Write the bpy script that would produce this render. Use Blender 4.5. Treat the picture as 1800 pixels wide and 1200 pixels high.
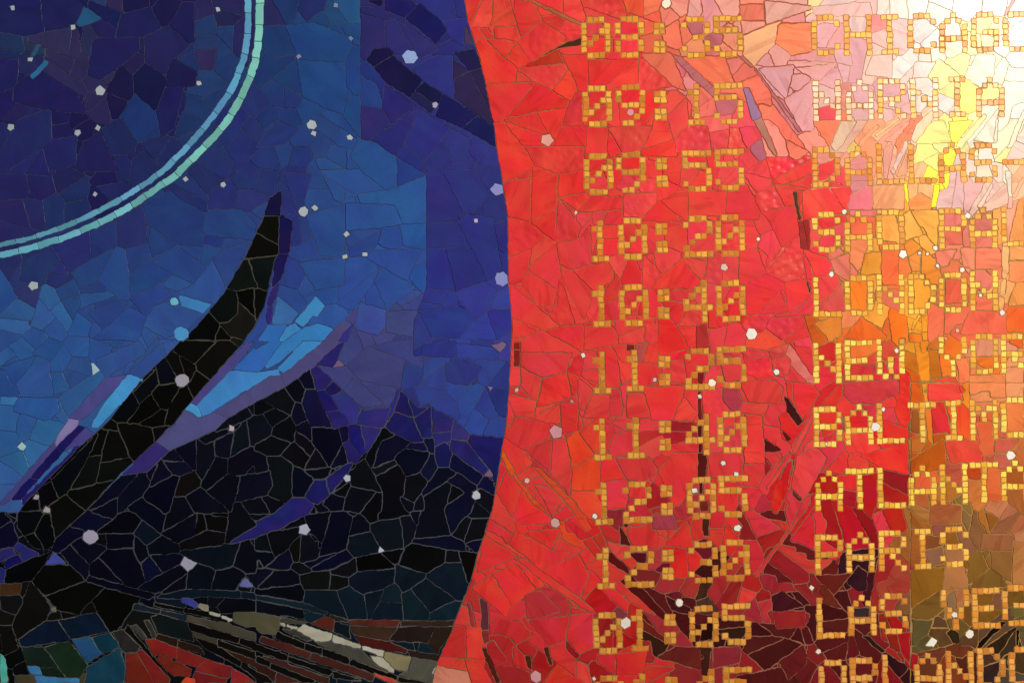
# Glass-and-ceramic mosaic mural: blue night field on the left, red/gold field with departure-board lettering on the right.
import bpy, math, random
import numpy as np
from mathutils import Vector

sc = bpy.context.scene
for o in list(bpy.data.objects):
    bpy.data.objects.remove(o)
random.seed(11)
rng = np.random.default_rng(11)

# ------------------------------------------------------------------ camera, world, lamps, exposure
S = 0.00125                      # metres per traced pixel: the view is 2.25 m x 1.5 m of wall
CAM_D = 2.6
cam_d = bpy.data.cameras.new('camera')
cam = bpy.data.objects.new('camera', cam_d)
sc.collection.objects.link(cam)
cam.location = (0, -CAM_D, 0)
cam.rotation_euler = (math.pi / 2, 0, 0)
cam_d.sensor_width = 36
cam_d.lens = 36 * CAM_D / (1800 * S)
cam_d.clip_start = 0.05
cam_d.clip_end = 100
sc.camera = cam

w = bpy.data.worlds.new('World')
sc.world = w
w.use_nodes = True
bg = w.node_tree.nodes['Background']
bg.inputs[0].default_value = (1.0, 0.97, 0.93, 1)
bg.inputs[1].default_value = 0.055

def area(name, loc, target, sx, sy, power, col):
    d = bpy.data.lights.new(name, 'AREA')
    d.shape = 'RECTANGLE'
    d.size, d.size_y = sx, sy
    d.energy = power
    d.color = col
    o = bpy.data.objects.new(name, d)
    sc.collection.objects.link(o)
    o.location = loc
    o.rotation_euler = (Vector(target) - Vector(loc)).to_track_quat('-Z', 'Y').to_euler()
    return o
# the ceiling luminaire whose mirror image is the glare in the upper right corner
area('ceiling_lamp', (3.0, -4.0, 1.98), (0.15, 0, 0), 1.0, 0.6, 384, (1.0, 0.95, 0.87))

sc.view_settings.view_transform = 'Standard'
sc.view_settings.look = 'None'
sc.view_settings.gamma = 1
sc.view_settings.exposure = 0
sc.render.engine = 'CYCLES'
# ---- tracing of the left half: "@crop x0 y0 scale class", then "x y rgb" or "x y x y rgb" seeds (r = rippled glass)
SEEDS_LEFT = """
@0 0 4 n
40 150 1f1f54;200 120 1c1c58;430 90 1c1b55;560 10 17164a;690 50 800 120 131b52;700 10 27426e;800 30 3a2c52;940 20 1a1440
960 150 1f1e58;720 210 201c58;1160 90 14113f;1290 150 19154a;1230 30 2a2555;1330 10 1b1848;1430 50 2c2555;1620 40 2a2152
1600 125 1d1c40;1450 180 1f3a6a;1600 230 1f3a70;1680 220 251c50;1440 400 35244f;1600 450 1e3a6a;1450 300 263a6a;1120 300 252055
1290 330 20346a;1180 430 241e55;1330 440 1e3468;1000 300 2a2050;780 400 1f1c5a;640 300 2a3052;500 330 352c52;380 290 363055
250 270 2a3a50;80 300 213a62;60 400 1f2c5c;450 450 332b52;560 480 322a52;660 580 2f2a58;940 450 2a1f4a;770 520 35324f
840 600 17133f;820 760 17113f;1040 580 130e38;1280 520 17123f;1180 740 1c1650;1180 860 1d1650;1450 600 22406c;1420 760 1d3566
1330 900 1e3464;960 800 1c3d72;1010 900 1c3d74;840 920 222a5e;1100 1000 232a5c;930 1050 222758;1350 980 203264
380 500 560 640 352f5a;650 690 332a58;700 790 322a58;400 600 211c58;300 650 201b58;150 600 221c55;60 560 241f60;200 470 252858
60 740 20195a;130 780 2b2558;480 720 1e1a50;420 820 221a50;560 850 1d1548;600 920 1a1344;600 1040 1c1548;700 1050 201a55
700 960 1d1548;220 860 242760;80 960 262a68;260 950 252a66;440 940 231c55;440 1060 252c68;150 1080 272e6c;350 1150 272c6a
640 1150 241f58;860 1130 222a60;1000 1150 22285c;1770 740 242a62;1650 850 24296a;1700 1000 262c6a;1500 1150 263068;1780 900 282c66
1200 1080 212a5a;1500 700 203868;740 1140 221c54
@450 0 4 n
100 110 2a2250;110 260 1c3a6c;200 40 1b2f60;380 70 221d58;560 130 1f4068;640 90 24507e;450 170 1d3a66;330 250 1e3f74;560 300 1e3f78
700 220 1f3f74;100 480 1d3466;230 560 1d3668;450 560 1e4078;560 640 1e427a;690 420 1e3575;700 540 1e387a;740 650 20407e;240 690 233068
150 650 20346a;60 840 20306a;220 840 20306c;380 760 22417c;560 840 223f7a;640 790 1f4078;150 930 24336e;320 970 233a74;520 900 263a70
600 960 24447c;100 1090 23306c;170 1060 263e7a;310 1100 23286c;470 1050 2a3f78;560 1100 29477f;820 1080 254a86;500 1170 2a4a84
700 1180 284a86;820 40 28225c;820 100 2a2560;820 210 29235c;980 220 28245e;1120 250 27265f;1200 290 23256a;1290 270 201e60;1350 60 282670
1400 200 272573;1320 340 262468;1250 480 282a70;1300 580 272a70;820 780 2c235c;830 880 2b225c;990 720 251f64;950 930 272268
1200 900 2a2a74;1150 1000 292a74;1080 1080 22256c;1300 960 2b2b72;1420 950 2b2a70;1580 1040 2a2a72;1290 1100 29286c;1440 1170 2a2a70
1650 1100 2b2b74;830 560 25286e;790 480 1d3274;860 720 23226a;1440 20 27256c
@0 300 4 n
100 100 25245e;300 100 242058;450 60 242052;390 260 22336a;540 180 203264;740 50 1e1450;760 150 24255e;700 200 1e154c;550 250 203264
120 300 2a2662;250 300 2a2a62;90 430 2c2560;60 700 282860;290 620 223068;270 700 233066;400 680 2f2e70;420 760 272460;140 760 28306c
40 860 265098;160 840 362e68;200 900 382f68;560 560 2b2a6a;720 480 263370;920 420 2d2c68;1150 320 243a76;1300 400 264078;1120 470 243a78
1370 130 26356c;1330 200 242860;1580 180 282a66;1450 60 222858;1750 60 26306c;1770 200 2c2a68;1590 350 25427e;1480 480 232f78
1640 540 2c4280;1470 580 274680;1600 620 2d4684;1780 380 2f4580;960 600 284078;760 600 860 820 2a4c8c;620 690 26407c;640 820 2a4078
980 780 1150 700 244282;1240 650 2a4686;1350 560 284080;1240 800 2f5490;1450 780 2f4c90;1180 880 2a4688;1050 900 2c4488;1340 1020 2b4690
1060 1140 355494;900 1070 2a4080;700 990 840 930 2b3f80;650 890 2f5c9c;480 860 27447e;360 900 3a6cac;430 1000 386cac;300 1060 3a66a8
380 1100 325aa0;570 1090 2c5aa6;150 980 326098;100 1100 3a66a8;60 1170 2f4f96;640 1000 2c4286;1000 1000 2c4488;820 1130 2c4a90
1180 1150 2f509a;250 1180 2f4f98;480 930 25407c;700 1130 2d4a90
@450 300 4 n
60 80 262a66;280 60 242a66;250 170 27296a;40 300 2e4680;430 70 2a447e;420 180 2b4a84;560 90 284a84;700 50 2a4c8a;850 70 2a4c8c
900 160 28508e;1080 40 222c74;1090 200 285290;490 300 274a86;480 340 540 560 274884;700 320 29488a;800 300 2a4a8c;740 460 2e3f80
760 520 28387c;940 480 28418a;1110 450 224a8c;850 600 1080 620 2b4a90;1140 740 224f96;330 440 273070;380 560 2b4084;290 420 25286a
480 700 284a88;780 660 640 860 2b4c94;900 750 1050 820 2a4892;850 860 2a3f88;520 860 275090;660 900 284c94;270 750 273278
230 900 2c4488;370 800 2f4884;560 1000 2e54a0;820 1040 3c4c98;1040 900 38407e;1100 960 3c3c7c;1020 1060 3f3e70;880 1160 413e72
1260 120 2b2a70;1280 250 262868;1430 120 2a2970;1530 230 272768;1620 40 2a2a70;1330 440 292a70;1650 240 29296a;1580 400 1680 640 272a72
1720 480 221f66;1460 680 25256a;1280 680 262a78;1290 860 302f84;1460 900 2c2a78;1660 830 34348a;1720 900 36368c;1380 920 2c2c7c
1250 1020 1460 1050 26307c;1590 1080 2f3d90;1720 1060 28267a;1480 1160 2b3a8c;1200 1120 2f3478;1760 1170 3c388a
@0 600 4 n
140 50 2f5c9c;60 100 3560a4;80 170 2b5098;40 280 28488c;330 70 264c90;420 130 2f58a0;240 270 345498;430 290 2c508e;560 180 32508e
500 260 2f4a88;560 40 2f5a9c;680 60 2f509a;260 460 2c54a0;480 420 660 300 325f98;840 130 345090;960 200 1100 60 324c8e;1170 30 3a58a0
160 580 345ea0;60 560 3462a4;50 700 2f6098;300 620 326aa0;240 800 346ea4;120 850 3068a0;60 940 3a62a8;30 1050 3f5aa4;960 20 3058a0
@450 600 4 n
700 60 750 130 3a3c72;860 160 403e70;800 40 3f3c72;900 280 3d3b72;720 300 900 420 403e72;1000 60 383a74;1090 80 34377c;1270 80 262a74
1550 20 2a3078;1540 100 2f3f8c;1650 180 2e3a84;1430 230 2c2c70;1250 270 2f3f86;1420 340 2e3f88;1080 240 27357c;1200 380 29367c
980 420 2c3480;1080 430 262468;1320 450 2c3a80;1500 420 2d4590;1620 470 29397e;1720 420 1f1f62;1740 250 2a2f7a;1560 560 2c4692
1680 620 2c3a84;1220 520 28266c
@0 300 4 b
1700 720 0d1412;1620 980 080f0f;1750 950 040404;1650 1120 1720 980 181816;1450 1130 040606;1590 1180 060706
@450 300 4 b
80 400 0b0c08;60 720 0c1214;20 950 080a08;10 530 080806
@0 600 4 b
1440 60 0c0b08;1620 20 1a1a18;1400 180 1560 80 0d0d0b;1330 170 0a0a08;1200 100 1240 220 0b0b0a;1170 210 070a18;1060 260 0a0e14;1020 340 090c12
1380 290 1440 300 080806;1190 380 060606;1060 440 060505;880 490 05070e;1290 360 1180 550 080806;1080 540 060505;790 580 0c0a08
870 600 1050 640 090806;1120 640 0a0812;660 720 080a0a;770 650 780 820 0a0c0a;800 880 0c100e;630 850 530 1010 0a1010
600 720 430 1040 050a12;500 1100 740 1020 0a0c0a;330 1070 06050c;440 1140 0b0d0c;200 1160 06080e
@0 600 4 d
1640 530 1790 440 0b0d1c;1330 770 0a0a22;1200 800 0b0c20;1440 840 0b0e1c;1230 890 0c0d26;1420 740 1580 640 0a0c18;1570 730 0b0c20
1690 690 0c131e;1770 650 0c0f1c;1700 850 0a081a;1500 880 08091a;1330 970 120e10;1150 1010 04061a;1080 920 0c0a22;1440 1100 080b1c
1580 1020 070a18;1740 1030 0a0c20;1730 1160 0a0a16;1780 920 0b0a1c;1250 1150 070a18;1100 1150 06091e;960 1010 0a0d22;920 1130 070a1e
640 1180 900 960 0a0c24;750 1170 080a20;60 1180 060712
@450 600 4 d
40 440 06060e;150 400 0a0e14;270 330 070818;350 260 080826;40 600 070a0e;140 550 070a14;190 610 060a10;110 720 060a0e;320 500 0a0a24
340 620 0a0820;340 690 0c0814;260 790 0c0810;430 830 0c0814;500 720 05051e;400 380 140f3e;430 520 13103a;40 830 0b0810;170 920 0a1016
40 960 0a0a1c;300 1000 06081c;170 1060 0a0818;430 920 080c16;590 820 0a0a28;640 650 0d0b33;450 250 28226e;560 330 221b60;600 230 2d2a78
540 430 211a68;590 540 282575;650 430 333a88;760 370 2f3f8c;830 520 2e2b7c;690 620 720 760 1e1a70;810 650 2f2a78;670 760 262068
900 640 790 800 070810;950 740 0a0c2a;1100 830 060820;850 880 980 850 0b1216;740 950 070b10;950 970 070610;1120 1020 0a0c14
620 1020 06080e;690 1120 0a0c18;840 1130 06060c;960 1130 070a12;560 1130 07091c;1150 730 0e0f3a;1060 600 1e1a5c;1190 560 221f66
1310 800 1a1858;1240 880 0d0f34;1330 930 070922;1310 660 2a2670;1440 600 2e2c72;1430 720 1600 880 25216a;1600 760 1e1a62
1400 810 1560 950 0a0a34;1630 1000 0c0d38;1450 990 090a28;1290 1080 080a18;1420 1110 07080e;1130 1150 0a0a1c;1600 1100 0a0a1a
1560 1170 080916
@0 900 4 d
40 30 0a0a24;30 150 0b0d30;170 100 0a1024;210 210 0a0e16;320 150 080a0c;480 80 0a0c0a;700 60 0a0c2c;420 240 560 130 0a0b2a;860 90 060510
720 190 0a0a10;840 210 07091c;640 290 070a1c;460 260 600 400 0a0c22;660 380 840 480 0a081c;860 380 07071c;970 280 070b18;1040 150 0a1626
1060 60 05081e;1140 250 060a18;1150 340 070a1e;1060 400 0a0d30;1270 110 08081a;1420 90 0a0808;1530 90 0a0808;1430 190 0c0a0e
1690 100 06061c;1470 290 0a121e;1410 440 080d1c;1160 440 070a1a;1230 500 070a1a;1730 300 070918;1600 460 070b18;1770 430 0a0c20
640 460 820 510 080a20;850 530 1060 590 07081c;1080 590 1260 570 0d1828;1300 560 1400 560 0d1a28;1450 565 1660 570 0c1826;1720 575 1790 580 0c1a28
1420 620 080a18;1680 650 070a14;1520 640 0a0e18;150 420 05060c;420 450 080a08;500 580 070805;800 650 060805;230 680 12110f;80 640 131416
40 720 141312;60 880 10100e;180 530 12120f;640 680 0c0c0a;470 700 0c0c0b;380 730 10100e;100 1050 08090b;140 1110 080a0a;70 1150 080c0a
150 1170 4a4630;1000 720 121412;1720 540 0a0c18
@450 900 4 d
60 220 0a1018;200 220 0a0a12;50 310 080a18;20 350 070a18;170 330 090c24;280 250 0a0a08;370 250 0a0e18;430 130 07081a;300 60 080816
620 40 500 260 05061c;740 100 07081a;740 200 0a1420;920 150 0a131c;960 70 0a0d14;1060 130 0b0d1c;1240 80 05061c;1400 60 0a0d16
1520 130 0a0a14;1130 200 1450 220 080a24;1540 220 080a26;380 370 650 280 070828;330 380 0c0c14;620 370 0d0c14;830 360 020202
960 300 050507;1170 310 050608;1390 310 080a12;1490 380 060505;410 490 0c100f;590 480 0d0d0c;830 470 0a1424;1090 450 0b1824
1330 470 0c1a28;60 440 0a1018;150 470 070a18;180 560 060812;460 620 0c1a26;680 620 0c1c2a;820 600 0c1a26;940 560 0d1f2a;950 690 0b1a28
1120 640 0d2028;1250 600 0b1824;1320 690 0e2430;1400 420 0c1826;630 480 0d0d0c
"""
# polygons: "name rgb x y x y ..." in the same crop coordinates
POLYS_LEFT = """
@0 0 4
night_sky 24517c 590 50 720 130 690 150 560 195 535 170
night_sky 2a6390 205 540 320 425 340 430 335 460 230 565
night_sky 264f74 210 400 260 310 295 315 240 400
@450 0 4
night_sky 120e3a 830 340 920 335 970 380 830 470 775 420
night_sky 110e3a 960 390 1170 570 1080 690 910 580 830 480
night_sky 12113c 1180 580 1310 660 1280 740 1120 640
night_sky 1c1a44 1120 645 1270 745 1230 800 1085 690
night_sky 14124a 1320 660 1555 815 1450 900 1260 820
night_sky 13134a 1555 820 1680 900 1690 1040 1450 900
night_sky 110e3c 780 0 890 0 880 45 790 10
night_sky 1b1656 900 0 1060 0 1130 40 1040 130 910 70
night_sky 15124e 1150 25 1300 140 1345 220 1270 310 1050 130
night_sky 1a1440 1390 370 1530 340 1590 480 1500 500
night_sky 2a1e45 1385 420 1490 500 1400 560 1388 600
night_sky 281d44 1400 560 1500 505 1690 880 1660 880 1390 690
night_sky 251a40 1510 500 1620 470 1700 800 1680 870
night_sky 3a2c50 1470 170 1550 330 1460 310
@0 300 4
night_sky 3d78b4 1255 870 1490 940 1430 1005 1270 950
@450 300 4
feather_edge 141038 185 130 175 310 60 310 95 190
feather_edge 161044 175 300 262 350 240 580 165 580
feather_edge 1a144e 160 590 232 585 180 770 110 830 135 640
feather_edge 2c2268 170 775 150 850 120 950 75 955 100 840
feather_edge 2c2470 70 965 120 960 100 1075 75 1070
blue_feather 3c7fba 420 880 485 950 430 1030 400 1020 330 1100 270 1060
blue_feather 38609f 150 880 300 1000 240 1080 110 1080
blue_feather 3a7ab8 270 1070 320 1110 190 1200 160 1200 215 1100
blue_feather 3577b8 440 1070 545 1110 480 1190 200 1200 340 1100
blue_feather 305fae 80 1085 220 1080 150 1200 10 1200
purple_ribbon 4c4478 600 1060 690 1080 560 1200 470 1200
purple_ribbon 2e2a78 690 1060 640 1200 570 1200 600 1150
purple_ribbon 4a3f80 650 1020 720 960 690 1070 620 1050
@0 600 4
feather_edge 4a4284 1790 0 1640 190 1380 450 1340 430 1480 270 1720 20
blue_feather 3a64b0 1800 30 1800 210 1640 195
blue_feather 3f7cc0 1620 205 1800 215 1800 300 1480 500 1400 530 1380 450
blue_feather 4b9ad6 1340 435 1390 455 1420 515 1390 530 1310 475
purple_ribbon 514a7c 1800 310 1800 430 1590 540 1510 500
purple_ribbon 4f4b80 1510 500 1600 540 1520 620 1390 680 1190 770 1095 705 1225 590 1300 480 1400 535
purple_ribbon 33286e 1095 705 1190 770 1130 830 1040 915 850 945
feather_edge 4d4a8c 740 255 900 235 640 500 560 560 480 540
feather_edge 458fcf 905 225 1010 265 690 610 640 610 650 560 740 420
feather_edge 8878b0 480 540 560 550 550 590 400 740 385 700
feather_edge 1f1660 555 585 600 600 570 660 440 780 400 740
feather_edge 1c1458 390 740 440 785 270 970 215 955
feather_edge 2a1f70 540 735 560 750 160 1150 155 1110
feather_edge 1e1660 205 960 265 975 150 1110 75 1115
feather_edge 4a4590 600 600 660 640 560 745 545 730 440 780
feather_edge 4a4486 380 700 395 740 60 1120 0 1160 0 1130
night_sky 3a74b4 0 385 130 390 100 450 0 445
@450 600 4
blue_feather 2c5fae 0 60 100 0 180 0 40 200 0 215
blue_feather 4a8fc4 190 0 330 0 160 150 80 190 60 170
blue_feather 3a7fc0 330 0 470 0 380 90 190 225 150 190
blue_feather 3b86c2 0 220 150 195 180 235 90 245 0 300
purple_ribbon 4f4a78 470 0 590 0 400 190 205 310 170 240 240 190
purple_ribbon 544c7a 170 240 205 315 0 420 0 310 90 250
night_sky 261f66 620 0 550 185 420 160 560 30
dark_hill 221e68 690 845 640 940 520 1080 490 960 600 880
dark_hill 201d66 490 960 520 1080 430 1150 340 1090 410 975
dark_hill 262372 270 1095 340 1095 410 1150 380 1200 130 1200
@0 900 4
dark_hill 2c2e80 0 255 95 245 110 290 0 350
dark_hill 302e80 130 205 280 290 170 340 100 245
dark_hill 1c1668 10 360 120 290 165 345 45 400
dark_hill 2a2688 0 380 40 410 30 500 0 510
dark_hill 262372 1595 225 1815 82 1815 178
dark_hill 4a58b8 380 280 470 360 315 370
dark_hill 4a2f1e 0 500 160 495 140 575 0 585
striped_wing 5fc9bf 0 980 40 1020 60 1180 50 1200 0 1200
striped_wing 0c1c32 130 890 310 765 410 755 490 880 480 900 150 945
striped_wing 0d1f36 410 755 680 705 770 835 500 890
striped_wing 1a2a24 155 950 300 940 420 1095 190 1075
striped_wing 1a3020 310 940 490 905 620 1070 560 1160 470 1155 420 1095
striped_wing 275684 500 890 640 875 720 990 610 1060
striped_wing 123c52 640 875 780 845 840 945 725 990
striped_wing 17425a 845 950 880 1080 870 1200 590 1200 615 1080
striped_wing 3f88c0 190 1075 270 1080 300 1140 210 1130
striped_wing 3f86c0 240 1145 560 1170 560 1200 260 1200
striped_wing 16281e 280 1085 420 1100 470 1155 310 1145
striped_wing 2c2a2a 790 835 870 820 1000 935 960 985 870 985
striped_wing 0c0b0a 900 790 1010 920 1200 1160 1180 1160 990 940 870 830
striped_wing 3c3c3a 915 800 960 785 1040 880 1010 890
striped_wing 343530 1010 760 1050 755 1110 880 1080 880
striped_wing 121a1c 1060 730 1130 710 1320 770 1370 910 1110 850
striped_wing 8a2422 1020 890 1090 880 1250 950 1240 1030 1110 1000 1080 1020
striped_wing 8c2824 1250 950 1470 1030 1440 1110 1240 1040
striped_wing 80261e 880 990 970 985 1090 1200 885 1200
striped_wing 842a22 970 980 1000 960 1200 1170 1190 1200 1090 1200
striped_wing 7c241e 1100 1030 1130 1000 1350 1095 1340 1150 1220 1150
striped_wing 862424 1450 1030 1640 1085 1610 1170 1370 1110
striped_wing 7c2220 1370 1110 1600 1170 1590 1200 1340 1200
striped_wing a02c2a 1640 1090 1800 1195 1620 1200
striped_wing e8482c 1270 1200 1300 1160 1370 1165 1380 1200
striped_wing 2c1d14 1110 850 1250 890 1250 950 1090 885
striped_wing 2e1a14 1255 895 1400 940 1450 1000 1250 945
striped_wing 0b0c0c 1085 625 1300 675 1285 700 1080 655
striped_wing 0b0a08 1300 670 1480 700 1560 740 1630 780 1480 740 1290 700
striped_wing 182430 945 640 1130 680 1120 710 930 680
striped_wing 1a2838 1130 680 1320 720 1310 765 1120 710
striped_wing 4a463c 1320 720 1640 790 1800 850 1800 900 1690 870 1310 765
striped_wing 0c0a09 1320 770 1690 875 1680 920 1340 830
striped_wing 0d0b0a 1690 880 1800 910 1800 970 1680 920
striped_wing 423f36 1345 830 1530 890 1530 930 1360 870
striped_wing 0c0b0a 1370 880 1530 930 1700 1050 1690 1085 1450 960
striped_wing 120f0c 1530 890 1800 980 1800 1030 1530 940
striped_wing 3a1d18 1540 940 1800 1040 1800 1090 1700 1045
striped_wing 100d0b 1700 1050 1800 1110 1800 1170 1690 1085
striped_wing 3f40a0 1270 600 1340 600 1390 640 1380 675 1275 635
striped_wing 9c9684 1400 640 1470 650 1470 690 1385 670
striped_wing b0aea0 1475 690 1555 715 1550 735 1470 715
striped_wing b4b2a6 1565 720 1635 745 1630 765 1560 745
striped_wing 55523f 1640 700 1800 700 1800 800 1730 805 1640 770
@450 900 4
dark_hill 221f6a 0 60 150 0 380 0 180 110 0 170
striped_wing 56543c 0 705 180 735 150 860 40 850 0 820
striped_wing 44433a 180 740 380 770 330 785 170 770
striped_wing b5b3a2 165 775 210 785 210 805 165 795
striped_wing b0ae9e 215 785 300 805 290 820 215 805
striped_wing bdbaa8 330 785 540 850 520 910 420 905 290 825
striped_wing b8b5a4 540 855 740 930 735 955 530 905
striped_wing bcb9aa 750 935 900 975 895 1015 745 965
striped_wing b4b19f 795 1000 890 1020 975 1100 970 1130 850 1070
striped_wing 8a7f60 900 980 1095 1010 1060 1120 985 1105 900 1025
striped_wing 54524a 1095 1015 1280 1050 1250 1130 1240 1200 1180 1200 1000 1140 1070 1110
striped_wing a5a698 1275 1050 1320 1060 1270 1145 1230 1130
striped_wing 3c3d35 160 810 290 830 400 900 360 905
striped_wing 4a4841 400 905 520 915 740 965 850 1070 970 1135 990 1150 590 990
striped_wing 0e0c0b 150 830 345 915 335 960 130 880
striped_wing 0e0d0c 350 915 465 950 460 1000 345 960
striped_wing 0e0c0b 470 950 660 1020 650 1065 465 1000
striped_wing 0e0c0b 670 1030 1000 1150 990 1190 655 1070
striped_wing 12100e 1000 1150 1240 1200 1000 1200
striped_wing 4e251f 40 865 340 965 390 985 370 1030 20 910
striped_wing 4c2620 390 985 660 1075 840 1140 820 1190 380 1035
striped_wing d8403c 830 1120 1030 1195 1000 1200 940 1200 830 1150
striped_wing 0f0c0b 0 920 225 1000 215 1045 0 970
striped_wing 0e0b0a 235 1005 535 1105 525 1150 225 1045
striped_wing 0f0c0b 540 1110 800 1195 540 1160
striped_wing 44241e 20 990 400 1120 520 1160 510 1200 440 1190 110 1050
striped_wing 0f0d0c 10 1000 105 1050 95 1085 5 1045
striped_wing 0e0c0b 110 1060 430 1180 400 1200 330 1195 95 1090
striped_wing 45221d 0 1055 150 1120 130 1190 0 1110
striped_wing 4a2420 150 1125 330 1195 130 1200
striped_wing 140f0d 0 1110 90 1150 120 1200 0 1200
striped_wing 5a2a20 650 755 1015 755 1000 800 660 790
striped_wing 33231c 1020 760 1400 760 1385 800 1020 795
striped_wing 3e2a20 660 800 1000 805 930 900 680 850
striped_wing 261b19 1005 805 1255 805 1220 920 940 900
striped_wing 2c2018 1260 805 1385 800 1300 960 1280 1000 1210 930
striped_wing 4c1c18 680 855 930 905 1070 960 1060 990 900 970 740 930
striped_wing 2a201a 1060 960 1290 1000 1280 1040 1090 1010
striped_wing 5c211c 490 730 555 755 540 835 380 780
striped_wing 0c1620 560 770 650 790 670 890 540 835
striped_wing 2a241e 500 715 640 750 650 775 560 760
dark_hill 122430 0 575 330 630 510 700 500 720 260 665 0 610
dark_hill 0a0c18 0 615 330 680 340 750 0 700
dark_hill 0f2430 345 700 490 720 380 775 345 755
"""
# pale chips: "x y radius rgb" absolute pixels, or polygons in crop coordinates
CHIPS = """
22 15 5;129 48 5;54 105 5;176 160 9;19 224 6;137 234 5.5;172 225 5;349 147 5;383 17 5;590 10 5 7f8cae;616 69 5 6a7ca4;525 100 5 8088a8
721 101 13 8fa8dc;764 185 5 a9aacb;548 220 9;551 235 5;615 242 4.5;326 315 5;392 325 5;167 342 5;59 502 9 b9ccd0;306 530 7 6fbfe0;319 586 13 4f9ede
533 372 8.5;553 365 5.5;609 412 5.2;641 447 5.2;606 451 5;836 388 5 b4b4dc;874 333 12 8a90d0;881 490 12 8a90d0;320 669 11.5 b0aec0;407 752 6 c0bcc8
837 870 8 c0c4d4;610 840 6.5 c0c6da;159 943 13 b4b0cc;94 1070 6 7a7258;535 930 10 b8bcd8
1171 7 9 f0e8d0;858 53 12 d88080;961 246 12 e09a90;1108 198 7 d89090;1012 374 3.5 e8c8b0;1025 624 5.5;1273 469 7 e8c0b8;1484 373 4.5;1333 420 3.6
1701 379 5.5;1587 447 8.5;1644 436 5;1616 444 3.6;1630 447 3.6;1647 468 4.5;1691 474 5;1461 482 5.5;1723 519 4;1761 549 5.5;1321 587 10.5;1576 615 4.5
1682 581 4 e8a890;1662 595 3.5 e89080;1251 673 7 f4ecc8;1230 696 5;908 685 4 e0b0a8;1005 705 4 d09088;1151 668 4.5 e8b0b0;977 759 12.5 d898a4
926 844 5.5 e8b8b8;976 918 8.5 d8a8a8;1046 906 5;1271 813 5;1294 833 5;1221 862 5.5;1364 654 5.5;1553 719 4.5;1539 750 8;1452 780 3.5;1776 800 8.5
1297 927 7;1099 1094 10;942 1189 10.5 d898a0;1044 1192 4;1439 1144 5;1677 1079 5.5;1704 1114 7.5;1194 1059 7;1426 1032 5
"""
CHIP_POLYS = """
@0 600 4
x b8dff0 640 150 660 150 705 205 655 240
x b8e4ea 155 700 185 735 160 770 120 740
x b8b2c4 250 1070 275 1080 270 1115 230 1105
x b8b2c4 320 1150 350 1165 355 1205 290 1205
@450 600 4
x 7c5f86 1650 30 1740 0 1765 20 1715 80
x 8a6f9e 1625 315 1670 320 1645 350
x 7a5a80 1640 895 1670 940 1655 955 1600 945
x 7a5f86 580 130 625 170 535 185
@0 900 4
x b0aec8 1295 310 1390 355 1320 420 1265 370
x 6a70b0 1720 455 1790 525 1680 520
@450 900 4
x c0c4dc 870 235 905 275 855 280
@1300 867 3.6
x eeeadc 1215 905 1250 930 1225 970 1175 965
"""
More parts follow.
